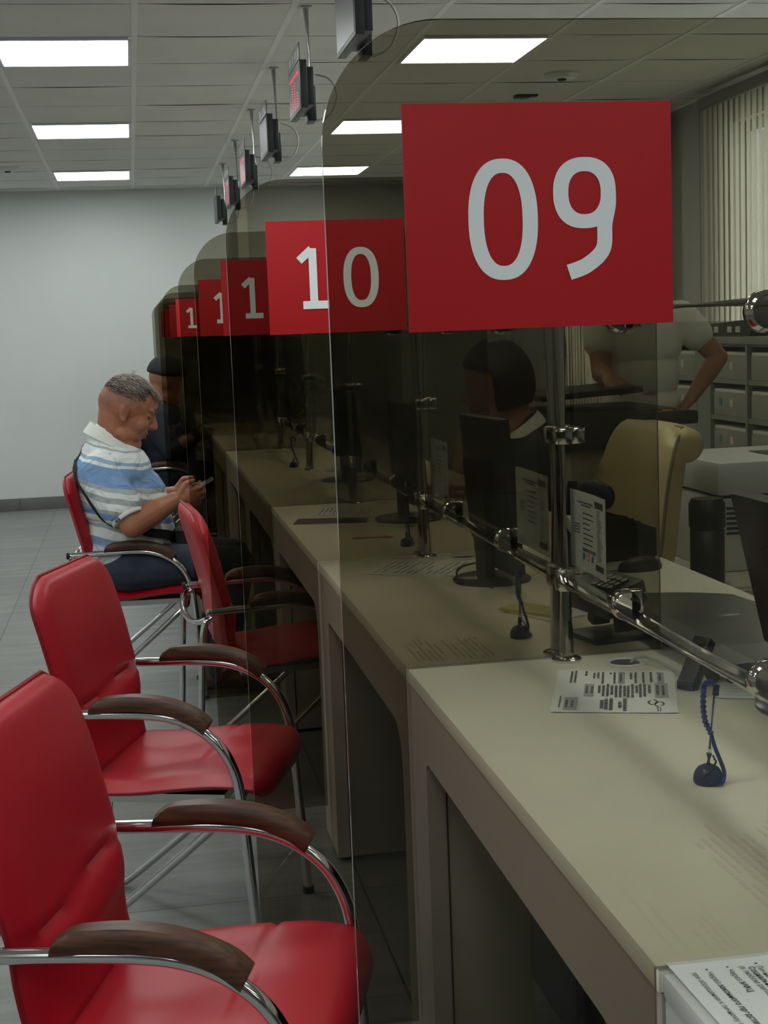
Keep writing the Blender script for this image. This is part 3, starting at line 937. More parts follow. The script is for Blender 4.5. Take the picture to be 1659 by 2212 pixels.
# printed sheet on the near white desk, text readable from the visitor's side
t, P = sheet('printed_sheet', 'white sheet with large printed lines at the bottom right corner of the picture', 'paper', (.468, 1.252, ZD+.0025), (.02, -1, 0), (1, .03, 0), .297, .21, curl=.002)
m = MB()
for x, y, s, bold in ((.028, .0290, 'Через ', 0), (.028, .0500, 'Через ', 0), (.028, .0790, 'Лично в клиентской службе', 0), (.024, .0640, '(в любом регионе)', 0), (.026, .0150, 'при обращении к личному помощнику / услугу', 0), (.028, .0715, 'Социального фонда', 1)):
    if s == '(в любом регионе)': y = .0635
    if s == 'Социального фонда': y = .0712
    text_mb(s, .0085 if s[0] != 'п' else .0078, P(x, y), m, bool(bold))
text_mb('законного представителя', .0085, P(.0545, .0290), m, True)
text_mb('МФЦ', .0085, P(.0545, .0500), m, True)
for y in (.0320, .0530, .0820): m.lathe([(0, 0), (.0013, 0), (.0013, .0001), (0, .0001)], P(.023, y).to_translation(), 10)
m.build('printed_text', M['ink'], t)

# information sheet by the post on the foreground desk
a0 = V((.621, 2.159, ZD+.0008)); axx = V((.943, -.333, 0)); ayy = V((.333, .943, 0))
t, P = sheet('information_sheet', 'white information sheet with three rows of printing, on the foreground desk before the chrome post', 'paper', a0, axx, ayy, .20, .276, curl=.0012)
rr = random.Random(11); m = MB(); g = MB()
def bar(u, v0, v1, w, m=m):
    """line of print running along the sheet (reading towards the camera)"""
    mm = P(u*.20, v0*.276); ln = (v1-v0)*.276; c = 0
    while c < ln:
        l = min(ln-c, .005+.012*rr.random())
        m.quad(mm @ V((0, c, .0003)), mm @ V((w, c, .0003)), mm @ V((w, c+l, .0003)), mm @ V((0, c+l, .0003))); c += l+.002
def gbox(u, v0, v1, wd, inner):
    mm = P(u*.20, v0*.276); L_ = (v1-v0)*.276
    g.quad(mm @ V((0, 0, 0)), mm @ V((wd, 0, 0)), mm @ V((wd, L_, 0)), mm @ V((0, L_, 0)))
    for k in range(inner): bar(u+.012+.045*k, v0+.06, v1-.06, .0042)
for u, v0, v1 in ((.115, .68, .98), (.15, .68, .99), (.24, .86, .98), (.31, .80, .94), (.345, .80, .95), (.385, .66, .96), (.45, .90, .95), (.485, .66, .96), (.625, .78, .94), (.665, .68, .96), (.73, .68, .96), (.795, .70, .96)): bar(u, v0, v1, .0038)
gbox(.525, .66, .98, .0115, 1); gbox(.855, .68, .98, .012, 1)
for u, v0, v1 in ((.36, .44, .62), (.395, .36, .62), (.43, .36, .66), (.465, .40, .62), (.50, .34, .62), (.535, .34, .62), (.57, .36, .62), (.60, .34, .62), (.635, .34, .66), (.67, .44, .62), (.70, .34, .66), (.735, .36, .66), (.775, .44, .64)): bar(u, v0, v1, .0044)
gbox(.245, .36, .66, .0165, 2); gbox(.83, .33, .68, .0215, 2)
for u, v0, v1 in ((.385, .08, .27), (.42, .06, .30), (.46, .05, .31), (.53, .10, .24), (.57, .03, .32)): bar(u, v0, v1, .0056)
bar(.055, .10, .36, .0022); gbox(.095, .04, .33, .022, 2)
bar(.84, .02, .14, .0018); bar(.86, .02, .12, .0018)
# emblem: looped S shape crossed by a slanted stroke
mm = P(.835*.20, .21*.276)
def flat(pts, w, m=m):
    v, f = stroke([(x, z) for x, z in pts], w)
    m.add([mm @ V((q.z, -q.x, .0001)) for q in v], f)
S_ = spl([(.016, 0, .008), (.006, 0, .0115), (-.006, 0, .009), (-.008, 0, .003), (0, 0, -.0005), (.008, 0, -.004), (.006, 0, -.010), (-.006, 0, -.0125), (-.016, 0, -.009)], 6)
flat([(p.x, p.z) for p in S_], .0034)
flat([(-.024, -.004), (-.010, .0015), (.010, -.003), (.024, .003)], .0026)
m.build('printed_text', M['ink'], t); g.build('printed_box', M['inkgrey'], t)

def small_sheet(label, z0, corners, rows=5, name='information_sheet'):
    a, b_, c = [V((*p, ZD+z0)) for p in corners]
    ax, ay = (b_-a), (c-a); w, h = ax.length, ay.length; ay = (ay-ax.normalized()*ay.dot(ax.normalized()))
    t, P = sheet(name, label, 'paper', a, ax, ay, w, ay.length, curl=.0015)
    m = MB(); r2 = random.Random(5)
    for i in range(12):
        for j in range(3):
            if r2.random() < .2: continue
            x = w*(.08+.07*i); y = ay.length*(.08+.30*j); l = ay.length*.24
            p = P(x, y); m.quad(p @ V((0, 0, 0)), p @ V((.004, 0, 0)), p @ V((.004, l, 0)), p @ V((0, l, 0)))
    m.build('printed_text', M['ink'], t)
    return t
small_sheet('white printed sheet with raised edge under the pen stand, seen through the nearest glass', .0005, ((.545, 3.56), (.76, 3.44), (.64, 3.76)))
small_sheet('printed sheet lying behind the dark blue brochure', .0005, ((.565, 4.77), (.775, 4.72), (.62, 4.98)))
small_sheet('faint printed sheet two desks beyond the brochure', .0005, ((.60, 5.70), (.80, 5.66), (.64, 5.96)))
t = thing('brochure', 'dark blue brochure with an orange picture on the third desk', 'brochure', (.61, 4.62, ZD+.0004), math.radians(-14))
MB().box((-.12, -.065, 0), (.12, .065, .0012)).build('cover', M['brochure'], t)
MB().box((-.116, -.062, -.0002), (.118, .066, .0003)).build('inner_pages', M['paper'], t)

def make_pen():
    t = thing('pen_stand', '', 'pen stand')
    MB().lathe([(0, 0), (.0185, 0), (.0200, .003), (.0198, .008), (.0178, .015), (.0138, .021), (.0075, .0245), (0, .0255)], (0, 0, 0), 28).build('base', M['pendark'], t)
    a = Matrix.Rotation(math.radians(5.5), 4, 'Y')
    def T(p): return a @ V(p)
    MB().tube([T((-.002, 0, .022)), T((-.002, 0, .040))], .0042, 14).build('socket', M['pendark'], t)
    pen = MB().tube([T((-.002, 0, .036)), T((-.002, 0, .124))], .0032, 14).build('pen', M['penclear'], t)
    MB().tube([T((-.002, 0, .046)), T((-.002, 0, .118))], .0013, 8).build('refill', M['pendark'], pen)
    MB().lathe([(0, .119), (.0043, .119), (.0043, .132), (.0034, .1335), (0, .1335)], (0, 0, 0), 16, mat=(a @ Matrix.Translation((-.002, 0, 0))).to_3x3()).build('cap', M['pendark'], pen)
    P = spl([(.010, 0, .1325), (.004, 0, .1365), (-.003, 0, .1345), (-.0052, 0, .125), (-.0055, .001, .105), (-.0035, 0, .085), (.002, -.004, .070), (.0062, -.007, .052), (.0115, -.010, .036), (.0172, -.011, .020), (.0185, -.010, .010), (.012, -.019, .005), (.002, -.021, .006)], 10)
    n = len(P); rs = [.0036+.0010*(math.sin(i*1.9)) if 6 < i < n*.52 else .0027 for i in range(n)]
    MB().tube(P, rs, 10).build('coil_cord', M['penblue'], t)
    c = MB().tube([T((-.0165, -.009, .004)), T((-.011, -.0155, .016)), T((-.002, -.0145, .0225)), T((.006, -.006, .030)), T((.005, .003, .036))], .0014, 8)
    c.build('cord_loop', M['black'], t)
    return t
pen0 = make_pen()
PS = [(.722, 1.762, 0, 'blue pen stand with coiled cord, upright in the foreground on the cream desk'),
      (.722, 2.712, .9, 'blue pen stand with drooping cord behind the first smoked glass, left of the chrome posts'),
      (.738, 3.985, 1.6, 'dull blue pen stand with coiled cord on the desk with the brochure'),
      (.700, 6.56, .3, 'tiny dark pen stand on the far desk, its pen pointing up')]
for i, (x, y, rz, lab) in enumerate(PS):
    o = pen0 if i == 0 else copy_tree(pen0)
    o.location = (x, y, ZD); o.rotation_euler = (0, 0, rz); o['label'] = lab; o['group'] = 'pen stands on the desks'
t = thing('loose_pen', 'red pen lying flat beside the dull blue pen stand', 'pen', (.672, 4.17, ZD+.004), math.radians(-8))
MB().tube([(-.05, 0, 0), (.045, 0, 0), (.062, 0, -.0005)], [.004, .004, .001], 10).build('barrel', M['orange'], t)
MB().tube([(-.064, 0, 0), (-.045, 0, 0)], .0045, 10).build('cap', M['redink'], t)

def notice(label, y0, y1, z0, z1, x=XP+.0195, full=True, bend=.012):
    t = thing('window_notice', label, 'notice', (x, y1, z0), 0, 'notices taped behind the teller screens')
    W_, H_ = y1-y0, z1-z0; n = 10
    def pt(u, v, e=0): return V((bend*(math.sin(v*PI)*.6+.4)*u*(1-u)*2+e-.0, -u*W_, v*H_))
    m = MB(); vs = [pt(i/n, j/n) for i in range(n+1) for j in range(n+1)]
    vs += [p+V((.0006, 0, 0)) for p in vs]; q = (n+1)**2
    for i in range(n):
        for j in range(n):
            a = i*(n+1)+j; m.f.append([a, a+n+1, a+n+2, a+1]); m.mi.append(0); m.f.append([q+a, q+a+1, q+a+n+2, q+a+n+1]); m.mi.append(0)
    m.v = vs
    m.build('paper_sheet', M['paper'], t)
    def patch(mb, u0, u1, v0, v1, k=3):
        for i in range(k):
            a, c = u0+(u1-u0)*i/k, u0+(u1-u0)*(i+1)/k
            mb.quad(pt(a, v0, -.0006), pt(c, v0, -.0006), pt(c, v1, -.0006), pt(a, v1, -.0006))
    k = MB(); r2 = random.Random(2)
    patch(k, .18, .62, .855, .872); patch(k, .28, .54, .82, .836)
    for v in (.72, .655, .59, .525, .46, .40, .335): patch(k, .30, .30+.18+.12*r2.random(), v, v+.016)
    for v in (.56, .525, .49, .455): patch(k, .09, .22, v, v+.016)
    patch(k, .67, .93, .845, .93); patch(k, .67, .93, .08, .155)
    for i in range(26): patch(k, .70, .78+.12*r2.random(), .19+i*.025, .198+i*.025)
    k.build('printed_text', M['ink'], t)
    if full:
        d = MB(); patch(d, .29, .44, .245, .29); patch(d, .58, .66, .245, .29)
        for u in (.33, .575): d.add([pt(u+.045*math.cos(a)*.8, .185+.048*math.sin(a), -.0007) for a in [2*PI*i/16 for i in range(16)]], [tuple(range(16))])
        d.build('blue_print', M['blueink'], t)
        r_ = MB(); patch(r_, .44, .58, .245, .29); v, f = ring([(.455+.035*math.cos(a), .185+.05*math.sin(a)) for a in [2*PI*i/16 for i in range(16)]], [(.455+.02*math.cos(a), .185+.03*math.sin(a)) for a in [2*PI*i/16 for i in range(16)]])
        r_.add([pt(q_[0], q_[2], -.0007) for q_ in v], f); r_.build('red_print', M['redink'], t)
    return t
notice('white printed notice with blue icons behind the clear pane beside the chrome post', 2.318, 2.515, .966, 1.108)
notice('dim printed notice leaning behind the first smoked glass, left of the dark post', 2.66, 2.895, .955, 1.115, full=False)
notice('dark narrow printed notice further off by the second pair of chrome posts', 3.56, 3.77, .955, 1.115, full=False)

# loose sheet and cable on the staff side of the foreground desk
t, P = sheet('loose_form', 'pale form lying on the desk just behind the lower rail', 'paper', (.90, 2.16, ZD+.0006), (.9, -.4, 0), (.4, .9, 0), .12, .18, curl=.001)
m = MB()
for i in range(7): q = P(.012, .02+i*.021); m.quad(q @ V((0, 0, 0)), q @ V((.095, 0, 0)), q @ V((.095, .0015, 0)), q @ V((0, .0015, 0)))
m.build('printed_text', M['inkgrey'], t)
c = MB().tube(spl([(.846, 2.436, ZD-.02), (.855, 2.432, ZD+.006), (.875, 2.43, ZD+.012), (.895, 2.38, ZD+.008), (.90, 2.31, ZD+.006), (.895, 2.26, ZD+.012), (.91, 2.235, ZD+.02)], 8), .0028, 8)
tag(c.build('cable', M['cable'], None), 'grey cable running from the desk grommet to the small black stand', 'cable')
t = thing('tablet_stand', 'small black folding stand at the end of the grey cable under the rail', 'stand', (.90, 2.245, ZD), math.radians(35))
R1 = Matrix.Rotation(math.radians(-34), 4, 'Y')
MB().box((-.012, -.016, .002), (.010, .016, .095), bev=.003, mat=Matrix.Translation((-.028, 0, 0)) @ Matrix.Rotation(math.radians(38), 4, 'Y')).build('front_leg', M['mon'], t)
MB().box((-.005, -.012, .003), (.005, .012, .085), bev=.002, mat=Matrix.Translation((.055, 0, .0)) @ Matrix.Rotation(math.radians(-30), 4, 'Y')).build('rear_leg', M['mon'], t)
MB().box((-.034, -.016, 0), (-.016, .016, .016), bev=.003).build('lip', M['mon'], t)

# ------------------------------------------------------------------ staff side: monitors and desk things
def monitor(label, x, y, rz, w, h, z0, tilt, base_r=.11):
    t = thing('monitor', label, 'monitor', (x, y, ZD), rz)
    T = Matrix.Translation((0, 0, z0)) @ Matrix.Rotation(math.radians(tilt), 4, 'Y')
    MB().box((-.012, -w/2, 0), (.014, w/2, h), bev=.005, mat=T).build('shell', M['mon'], t)
    MB().box((.0135, -w/2+.012, .015), (.0150, w/2-.012, h-.012), mat=T).build('screen', M['screen'], t)
    MB().box((-.045, -w*.22, h*.2), (-.010, w*.22, h*.75), bev=.012, mat=T).build('rear_housing', M['mon'], t)
    MB().box((-.05, -.035, .008), (-.022, .035, z0+h*.4), bev=.006).build('stand_neck', M['mon'], t)
    b_ = MB(); b_.lathe([(0, 0), (base_r, 0), (base_r, .006), (base_r*.9, .011), (0, .013)], (-.02, 0, 0), 32)
    b_.build('stand_base', M['monbase'], t)
    return t
monitor('black monitor cut by the right edge, its back tilted towards the visitors', 1.062, 2.06, 0, .50, .27, .055, -13)
monitor('tall black monitor on a round dark base behind the first smoked glass, before the clerk', .848, 3.36, math.radians(5), .30, .37, .03, -5, .095)
monitor('black monitor farther along on the third desk, in deep shade', .87, 4.55, 0, .42, .33, .05, -5)
monitor('black monitor on the fourth desk, lost in the dark behind the glass', .87, 5.85, 0, .42, .33, .05, -5)
# curved dark riser in front of the near monitor
t = thing('desk_riser', 'dark curved desk riser behind the lower rail, below the right-hand monitor', 'riser', (1.05, 2.56, ZD))
P_ = [(-.10, -.34), (.16, -.30), (.17, .10), (.155, .24)]+[(.155-.16*math.sin(a)-.075*(1-math.cos(a)), .24+.14*math.sin(a*1.0)*(1-a/3)) for a in [i/8*1.35 for i in range(1, 9)]]+[(-.11, .02)]
MB().prism(P_, .030, .038, 'z').build('top_plate', M['monbase'], t, 30)
MB().box((-.09, -.32, 0), (.15, -.30, .030)).build('foot', M['mon'], t)
MB().box((-.09, -.02, 0), (.14, .0, .030)).build('foot', M['mon'], t)
MB().box((.10, .20, 0), (.13, .25, .030)).build('foot', M['mon'], t)

t = thing('computer_mouse', 'black computer mouse on the white desk top before the beige chair', 'mouse', (1.205, 3.36, ZD), math.radians(15))
m = MB(); m.ell((0, 0, .006), (.062, .034, .028), nu=24, nv=14); m.v = [V((p.x, p.y, max(p.z, 0))) for p in m.v]
sh = m.build('shell', M['mon'], t, 60)
MB().ell((.036, 0, .026), (.010, .004, .006)).build('scroll_wheel', M['black'], t)
MB().tube(spl([(-.06, 0, .006), (-.12, .01, .004), (-.17, .03, .003)], 6), .0018, 6).build('mouse_cable', M['cabledark'], t)

t = thing('card_terminal', 'black card terminal on a splayed stand under the lower rail beside the posts', 'card terminal', (.895, 2.66, ZD), math.radians(12))
t.scale = (1, 1, 1.35)
MB().box((-.045, -.085, .05), (.045, .085, .085), bev=.008, mat=Matrix.Rotation(math.radians(-14), 4, 'Y')).build('body', M['black'], t)
for s in (-1, 1): MB().box((-.02, s*.055-.012, .0), (.02, s*.055+.012, .07), bev=.003, mat=Matrix.Rotation(math.radians(s*16), 4, 'X') ).build('leg', M['black'], t)
MB().box((-.07, -.06, 0), (.07, .06, .008), bev=.003).build('foot_plate', M['black'], t)
k = MB()
for i in range(3):
    for j in range(4): k.box((.012-i*.016, -.06+j*.018, .084), (.024-i*.016, -.048+j*.018, .088), mat=Matrix.Rotation(math.radians(-14), 4, 'Y'))
k.build('keypad', M['monbase'], t)
tag(MB().tube(spl([(.80, 3.24, ZD+.004), (.76, 3.42, ZD+.004), (.80, 3.56, ZD+.004), (.88, 3.62, ZD+.004), (.93, 3.58, ZD+.03), (.95, 3.55, ZD+.004), (1.0, 3.60, ZD+.004)], 8), .0025, 8).build('cable', M['cabledark'], None), 'thin black cable curling round the base of the tall monitor', 'cable')

t = thing('desk_phone', 'black desk telephone with glossy handset in front of the beige chair', 'telephone', (1.195, 3.60, ZD), math.radians(20))
t.scale = (1, 1.05, 1.45)
MB().prism([(-.10, 0), (.10, 0), (.10, .05), (-.10, .10)], -.085, .085, 'y').build('base', M['black'], t, 25)
h_ = MB(); h_.chain([(-.05, -.07, .115), (-.03, -.0, .125), (-.01, .07, .11)], [.022, .017, .022]); h_.build('handset', M['pendark'], t, 60)
k = MB()
for i in range(3):
    for j in range(4): k.box((.02+i*.022, -.05+j*.024, .064-i*.006), (.035+i*.022, -.034+j*.024, .074-i*.006))
k.build('keypad', M['mon'], t)
t = thing('stamp_holder', 'black pointed stamp holder beside the telephone', 'stamp', (1.08, 3.50, ZD))
MB().lathe([(0, 0), (.040, 0), (.040, .05), (.030, .085), (.022, .12), (.014, .20), (.012, .215), (0, .218)], (0, 0, 0), 20).build('body', M['black'], t)
MB().box((-.035, -.075, .115), (.03, -.01, .145), bev=.002, mat=Matrix.Rotation(.3, 4, 'X')).build('paper_block', M['paper'], t)
t = thing('paper_stack', 'scrap of yellow and white papers under the rail by the second clamp', 'paper', (.83, 2.93, ZD), .4)
MB().box((-.05, -.09, 0), (.05, .09, .004)).build('bottom_sheet', M['paper'], t)
MB().box((-.045, -.06, .004), (.03, .08, .010), mat=Matrix.Rotation(.2, 4, 'Z')).build('yellow_note', M['yellowpaper'], t)

# executive chairs
def exec_chair(label, x, y, rz):
    t = thing('office_chair', label, 'office chair', (x, y, 0), rz, 'beige office armchairs')
    P = [(0, .45), (.02, .62), (.055, .85), (.04, 1.02), (-.02, 1.10)]
    bp = curve_prof([(.10, .46), (.055, .56), (.02, .72), (-.005, .90), (-.035, 1.02), (-.075, 1.085)])
    def hw(u): return .225+.02*math.sin(u*PI)-.035*max(0, (u-.8)/.2)**2
    def pr(u):
        p, n = bp(u); return p, (n if n.x > 0 else -n)
    mb, outl = pillow(pr, hw, lambda u: .060+.012*math.sin(u*PI), nv=36, nu=20, groove=((.42, .014, .02),), under=1.0)
    bo = mb.build('backrest', M['beige'], t, 60)
    MB().tube(outl, .006, 6, closed=True).build('piping', M['beigeseam'], bo)
    # rolled head cushion folding over the top
    h_ = MB(); h_.tube([(-.085, -.212, 1.030), (-.085, -.20, 1.034), (-.085, -.1, 1.038), (-.085, .1, 1.038), (-.085, .20, 1.034), (-.085, .212, 1.030)], [.030, .052, .056, .056, .052, .030], 18, sq=(1, 1)); h_.build('head_roll', M['beige'], t, 60)
    mb, outl = pillow(curve_prof([(.60, .44), (.585, .485), (.50, .50), (.3, .49), (.12, .48)]), lambda u: .25, lambda u: .05, nv=20, nu=16)
    mb.build('seat', M['beige'], t, 60)
    MB().tube([(.33, 0, .06), (.33, 0, .45)], .028, 14).build('gas_column', M['steel'], t)
    for k in range(5):
        a = 2*PI*k/5+.3; e = V((.33+.30*math.cos(a), .30*math.sin(a), .075))
        l = MB().tube([(.33, 0, .10), e], [.026, .016], 10).build('leg', M['black'], t)
        MB().lathe([(0, -.012), (.028, -.012), (.028, .012), (0, .012)], (e.x, e.y, .029), 14, mat=Matrix.Rotation(PI/2, 4, 'X').to_3x3()).build('castor', M['black'], l)
    for s in (-1, 1):
        MB().tube(spl([(.06, s*.27, .62), (.20, s*.275, .665), (.38, s*.275, .655), (.46, s*.27, .60), (.42, s*.24, .46)], 6), .018, 10).build('armrest', M['black'], t)
    return t
    return t
exec_chair('empty beige leather office chair right of the chrome posts, before the thermos', 1.50, 4.20, math.radians(180))
exec_chair('dim beige office chair farther back, its top seen left of the dark-haired clerk', 1.42, 5.85, math.radians(184))

# printer on a low cabinet, thermos
t = thing('printer_cabinet', 'low grey cabinet under the white printer at the right edge', 'cabinet', (2.02, 4.44, 0))
MB().box((-.40, -.42, .05), (.45, .37, .60), bev=.004).build('carcass', M['cabinet'], t)
for s in (-.40, .025): MB().box((s+.006, -.435, .06), (s+.418, -.42, .59), bev=.003).build('door', M['cabinet'], t)
MB().box((-.38, -.40, 0), (.43, .35, .05)).build('plinth', M['printerdark'], t)
t = thing('printer', 'white laser printer at the right edge behind the thermos', 'printer', (2.005, 4.50, .60))
MB().box((-.22, -.24, .0), (.26, .24, .235), bev=.010).build('body', M['printer'], t)
MB().box((-.22, -.25, .245), (.26, .25, .350), bev=.012).build('scanner_lid', M['printer'], t)
MB().box((-.20, -.23, .233), (.24, .23, .247)).build('seam', M['printerdark'], t)
MB().box((.02, -.22, .345), (.24, .06, .353), bev=.002).build('document_glass', M['printerdark'], t)
v_ = MB()
for i in range(6): v_.box((-.225, -.20+i*.0, .10+i*.016), (-.216, -.10, .108+i*.016)); v_.box((-.19, -.244, .12+i*.016), (-.09, -.239, .128+i*.016))
v_.build('vent', M['printerdark'], t)
t = thing('thermos', 'black cylindrical thermos standing left of the white printer', 'thermos', (1.672, 4.06, .0))
t.location = (1.685, 4.10, .60)
MB().lathe([(0, 0), (.050, 0), (.052, .004), (.052, .165), (.048, .17), (0, .17)], (0, 0, 0), 28).build('body', M['black'], t)
MB().lathe([(.050, .170), (.055, .178), (.055, .245), (.047, .262), (0, .265)], (0, 0, 0), 28).build('lid', M['black'], t)

# copier
t = thing('copier', 'black photocopier with raised lid in front of the standing clerk', 'copier', (1.64, 5.45, -.03))
MB().box((0, 0, .03), (.36, .5, .93), bev=.006).build('paper_cabinet', M['cabinet'], t)
for z in (.10, .36, .62): MB().box((.01, -.012, z), (.32, 0, z+.23), bev=.003).build('drawer', M['cabinet'], t)
MB().box((-.02, -.03, .93), (.47, .52, 1.085), bev=.012).build('body', M['printerdark'], t)
p_ = MB().box((.36, -.09, 1.02), (.535, .05, 1.075), bev=.014).build('control_panel', M['black'], t)
MB().box((.40, -.07, 1.0745), (.435, -.04, 1.079), bev=.002).build('start_button', M['orange'], p_)
MB().box((.44, -.075, 1.0745), (.50, -.03, 1.077)).build('touch_screen', M['monbase'], p_)
MB().box((-.02, 0, 1.10), (.40, .46, 1.125), bev=.008, mat=Matrix.Translation((0, .0, .03)) @ Matrix.Rotation(math.radians(-3), 4, 'Y')).build('lid', M['black'], t)
MB().box((.33, .02, .80), (.44, .46, .93), bev=.02).build('output_tray', M['black'], t)

# filing shelf along the right wall and its boxes
SX, SZ = 2.95, (.14, .325, .512, .70, .889, 1.077, 1.262)
t = thing('filing_shelf', 'grey green metal filing shelf full of boxes along the right wall', 'shelf', (SX, 0, 0))
YS = (5.30, 5.74, 6.20, 6.655, 7.115, 7.30, 7.78, 8.26, 8.74)
for z in (0.02,)+SZ: MB().box((0, YS[0], z-.012), (.20, YS[-1], z+.012)).build('shelf_board', M['shelf'], t)
for y in YS: MB().box((-.006, y-.010, 0), (.20, y+.010, 1.285)).build('upright', M['shelf'], t)
MB().box((-.004, 7.12, 0), (.004, 7.295, 1.262)).build('side_panel', M['shelf'], t)
MB().box((.195, YS[0], 0), (.202, YS[-1], 1.285)).build('back_sheet', M['shelf'], t)
MB().box((-.012, YS[0], 1.262), (.20, YS[-1], 1.300), bev=.003).build('top_board', M['shelf'], t)
rr = random.Random(4)
def make_box(w):
    t = thing('archive_box', '', 'archive box')
    MB().box((0, -w/2, 0), (.18, w/2, .118), bev=.004).build('box_body', M['box'], t)
    MB().box((.002, -w/2+.006, .118), (.175, w/2-.006, .134), bev=.003).build('papers', M['boxpale'], t)
    MB().box((-.0012, -.035, .045), (0, .0, .085)).build('name_tag', M['boxpale'], t)
    return t
proto = {}
rown = ['lowest', 'second', 'third', 'fourth', 'fifth', 'top']
cols = [(5.74, 6.20), (6.20, 6.655), (6.655, 7.115), (7.30, 7.78), (7.78, 8.26)]
coln = ['nearest bay at the right', 'second bay from the right', 'right of the grey post', 'left of the grey post', 'farthest bay behind the clerk']
for ci, (y0, y1) in enumerate(cols):
    w = round(y1-y0-.05, 3)
    for ri in range(2, 7):
        z = SZ[ri-1]+.012
        if w not in proto: proto[w] = make_box(w); o = proto[w]
        else: o = copy_tree(proto[w])
        o.location = (SX+.008, (y0+y1)/2, z)
        o['label'] = 'grey file box on the %s level, %s' % (rown[ri-1], coln[ci])
        o['group'] = 'file boxes on the metal shelf'
        if ci == 2 and ri in (4, 5, 6):
            MB().box((-.0014, .10, .05), (0, .135, .085)).build('teal_sticker', M['teal'], o)
t = thing('document_tray', 'dark tray of papers and clips on top of the filing shelf', 'tray', (3.05, 7.0, 1.30))
m = MB()
m.prism([(-.33, .0), (.38, 0), (.40, .055), (-.36, .085)], -.08, .10, 'x'); m.build('tray_body', M['printerdark'], t, 25)
for y in (-.12, .05, .17, -.22):
    MB().box((-.085, y, .02), (-.079, y+.05, .05), bev=.002).build('pale_tab', M['boxpale'], t)

#PART3
# ------------------------------------------------------------------ people
def fuse(name, mb, voxel, mats, parent=None, smooth=2, origin=V((0, 0, 0)), regions=()):
    """fuse overlapping closed volumes into one continuous skin"""
    me = bpy.data.meshes.new('tmp'); me.from_pydata([tuple(p-origin) for p in mb.v], [], mb.f)
    bm = bmesh.new(); bm.from_mesh(me); bmesh.ops.recalc_face_normals(bm, faces=bm.faces[:]); bm.to_mesh(me); bm.free()
    o = bpy.data.objects.new('tmp', me); COL.objects.link(o)
    r = o.modifiers.new('r', 'REMESH'); r.mode = 'VOXEL'; r.voxel_size = voxel
    s = o.modifiers.new('s', 'SMOOTH'); s.factor = .5; s.iterations = smooth
    dg = bpy.context.evaluated_depsgraph_get(); dg.update()
    m2 = bpy.data.meshes.new_from_object(o.evaluated_get(dg)); m2.name = name
    bpy.data.objects.remove(o); bpy.data.meshes.remove(me)
    m2.materials.clear()
    if not isinstance(mats, (list, tuple)): mats = [mats]
    for m in mats: m2.materials.append(m)
    for p in m2.polygons: p.use_smooth = True
    for fn, idx in regions:
        for p in m2.polygons:
            if fn(p.center+origin): p.material_index = idx
    ob = bpy.data.objects.new(name, m2); COL.objects.link(ob)
    if parent is not None: ob.parent = parent
    else: ob.location = origin
    return ob

def head_volumes(mb, Hm, s, lean=1.0):
    R = Hm.to_3x3()
    def E(c, r): mb.ell(Hm @ (V(c)*s), [q*s for q in r], R, 20, 14)
    def C(a, b_, r0, r1): mb.cap(Hm @ (V(a)*s), Hm @ (V(b_)*s), r0*s, r1*s)
    E((0, 0, .014), (.098, .078, .090)); E((-.02, 0, .0), (.088, .074, .085)); E((.032, 0, .030), (.074, .068, .066))
    E((.045, 0, -.045), (.058, .062, .085)); E((.035, 0, -.095), (.058, .062, .040)); E((.074, 0, -.122), (.027, .032, .025)); E((.02, 0, -.125), (.055, .058, .035))
    E((.02, 0, -.105), (.06, .066, .045))
    C((.092, 0, .004), (.117, 0, -.036), .0095, .0135); E((.106, 0, -.044), (.016, .018, .011)); E((.119, 0, -.041), (.013, .013, .011))
    E((.082, .028, .014), (.018, .026, .010)); E((.082, -.028, .014), (.018, .026, .010)); E((.09, 0, .018), (.012, .03, .018))
    for q in (-1, 1):
        E((.078, q*.031, -.008), (.0135, .0165, .011)); E((.070, q*.040, -.045), (.026, .024, .028))
        E((-.002, q*.077, -.026), (.017, .009, .029)); E((.005, q*.078, -.049), (.011, .009, .013)); E((-.009, q*.082, -.016), (.012, .009, .021))
    E((.094, 0, -.071), (.015, .024, .0070)); E((.091, 0, -.087), (.0145, .021, .0075)); E((.085, 0, -.06), (.016, .026, .012))

def head_local(Hm, s):
    inv = Hm.inverted()
    return lambda p: (inv @ p)/s

def hair_shell(name, Hm, s, keep, mat, parent, origin, lift=.010, rough=.004, r=(.103, .083, .110), c=(-.002, 0, .018), seed=1, nu=64, nv=40):
    mb = MB(); rr = random.Random(seed); vs = []; kv = []
    for j in range(nv+1):
        t = -PI/2+PI*j/nv
        for k in range(nu):
            a = 2*PI*k/nu
            d = V((math.cos(t)*math.cos(a), math.cos(t)*math.sin(a), math.sin(t)))
            p = V((c[0]+d.x*r[0], c[1]+d.y*r[1], c[2]+d.z*r[2])); q = keep(p)
            q = max(0, min(1, q)); kv.append(q)
            p = p+d*(lift*q+rough*(rr.random()-.5)*q-.010*(1-q))
            vs.append(Hm @ (p*s)-origin)
    fs = []
    for j in range(nv):
        for k in range(nu):
            k2 = (k+1) % nu; f = (j*nu+k, j*nu+k2, (j+1)*nu+k2, (j+1)*nu+k)
            if max(kv[i] for i in f) > .02: fs.append(f)
    use = sorted({i for f in fs for i in f}); mp = {i: n for n, i in enumerate(use)}
    mb.add([vs[i] for i in use], [[mp[i] for i in f] for f in fs])
    return mb.build(name, mat, parent, 80)

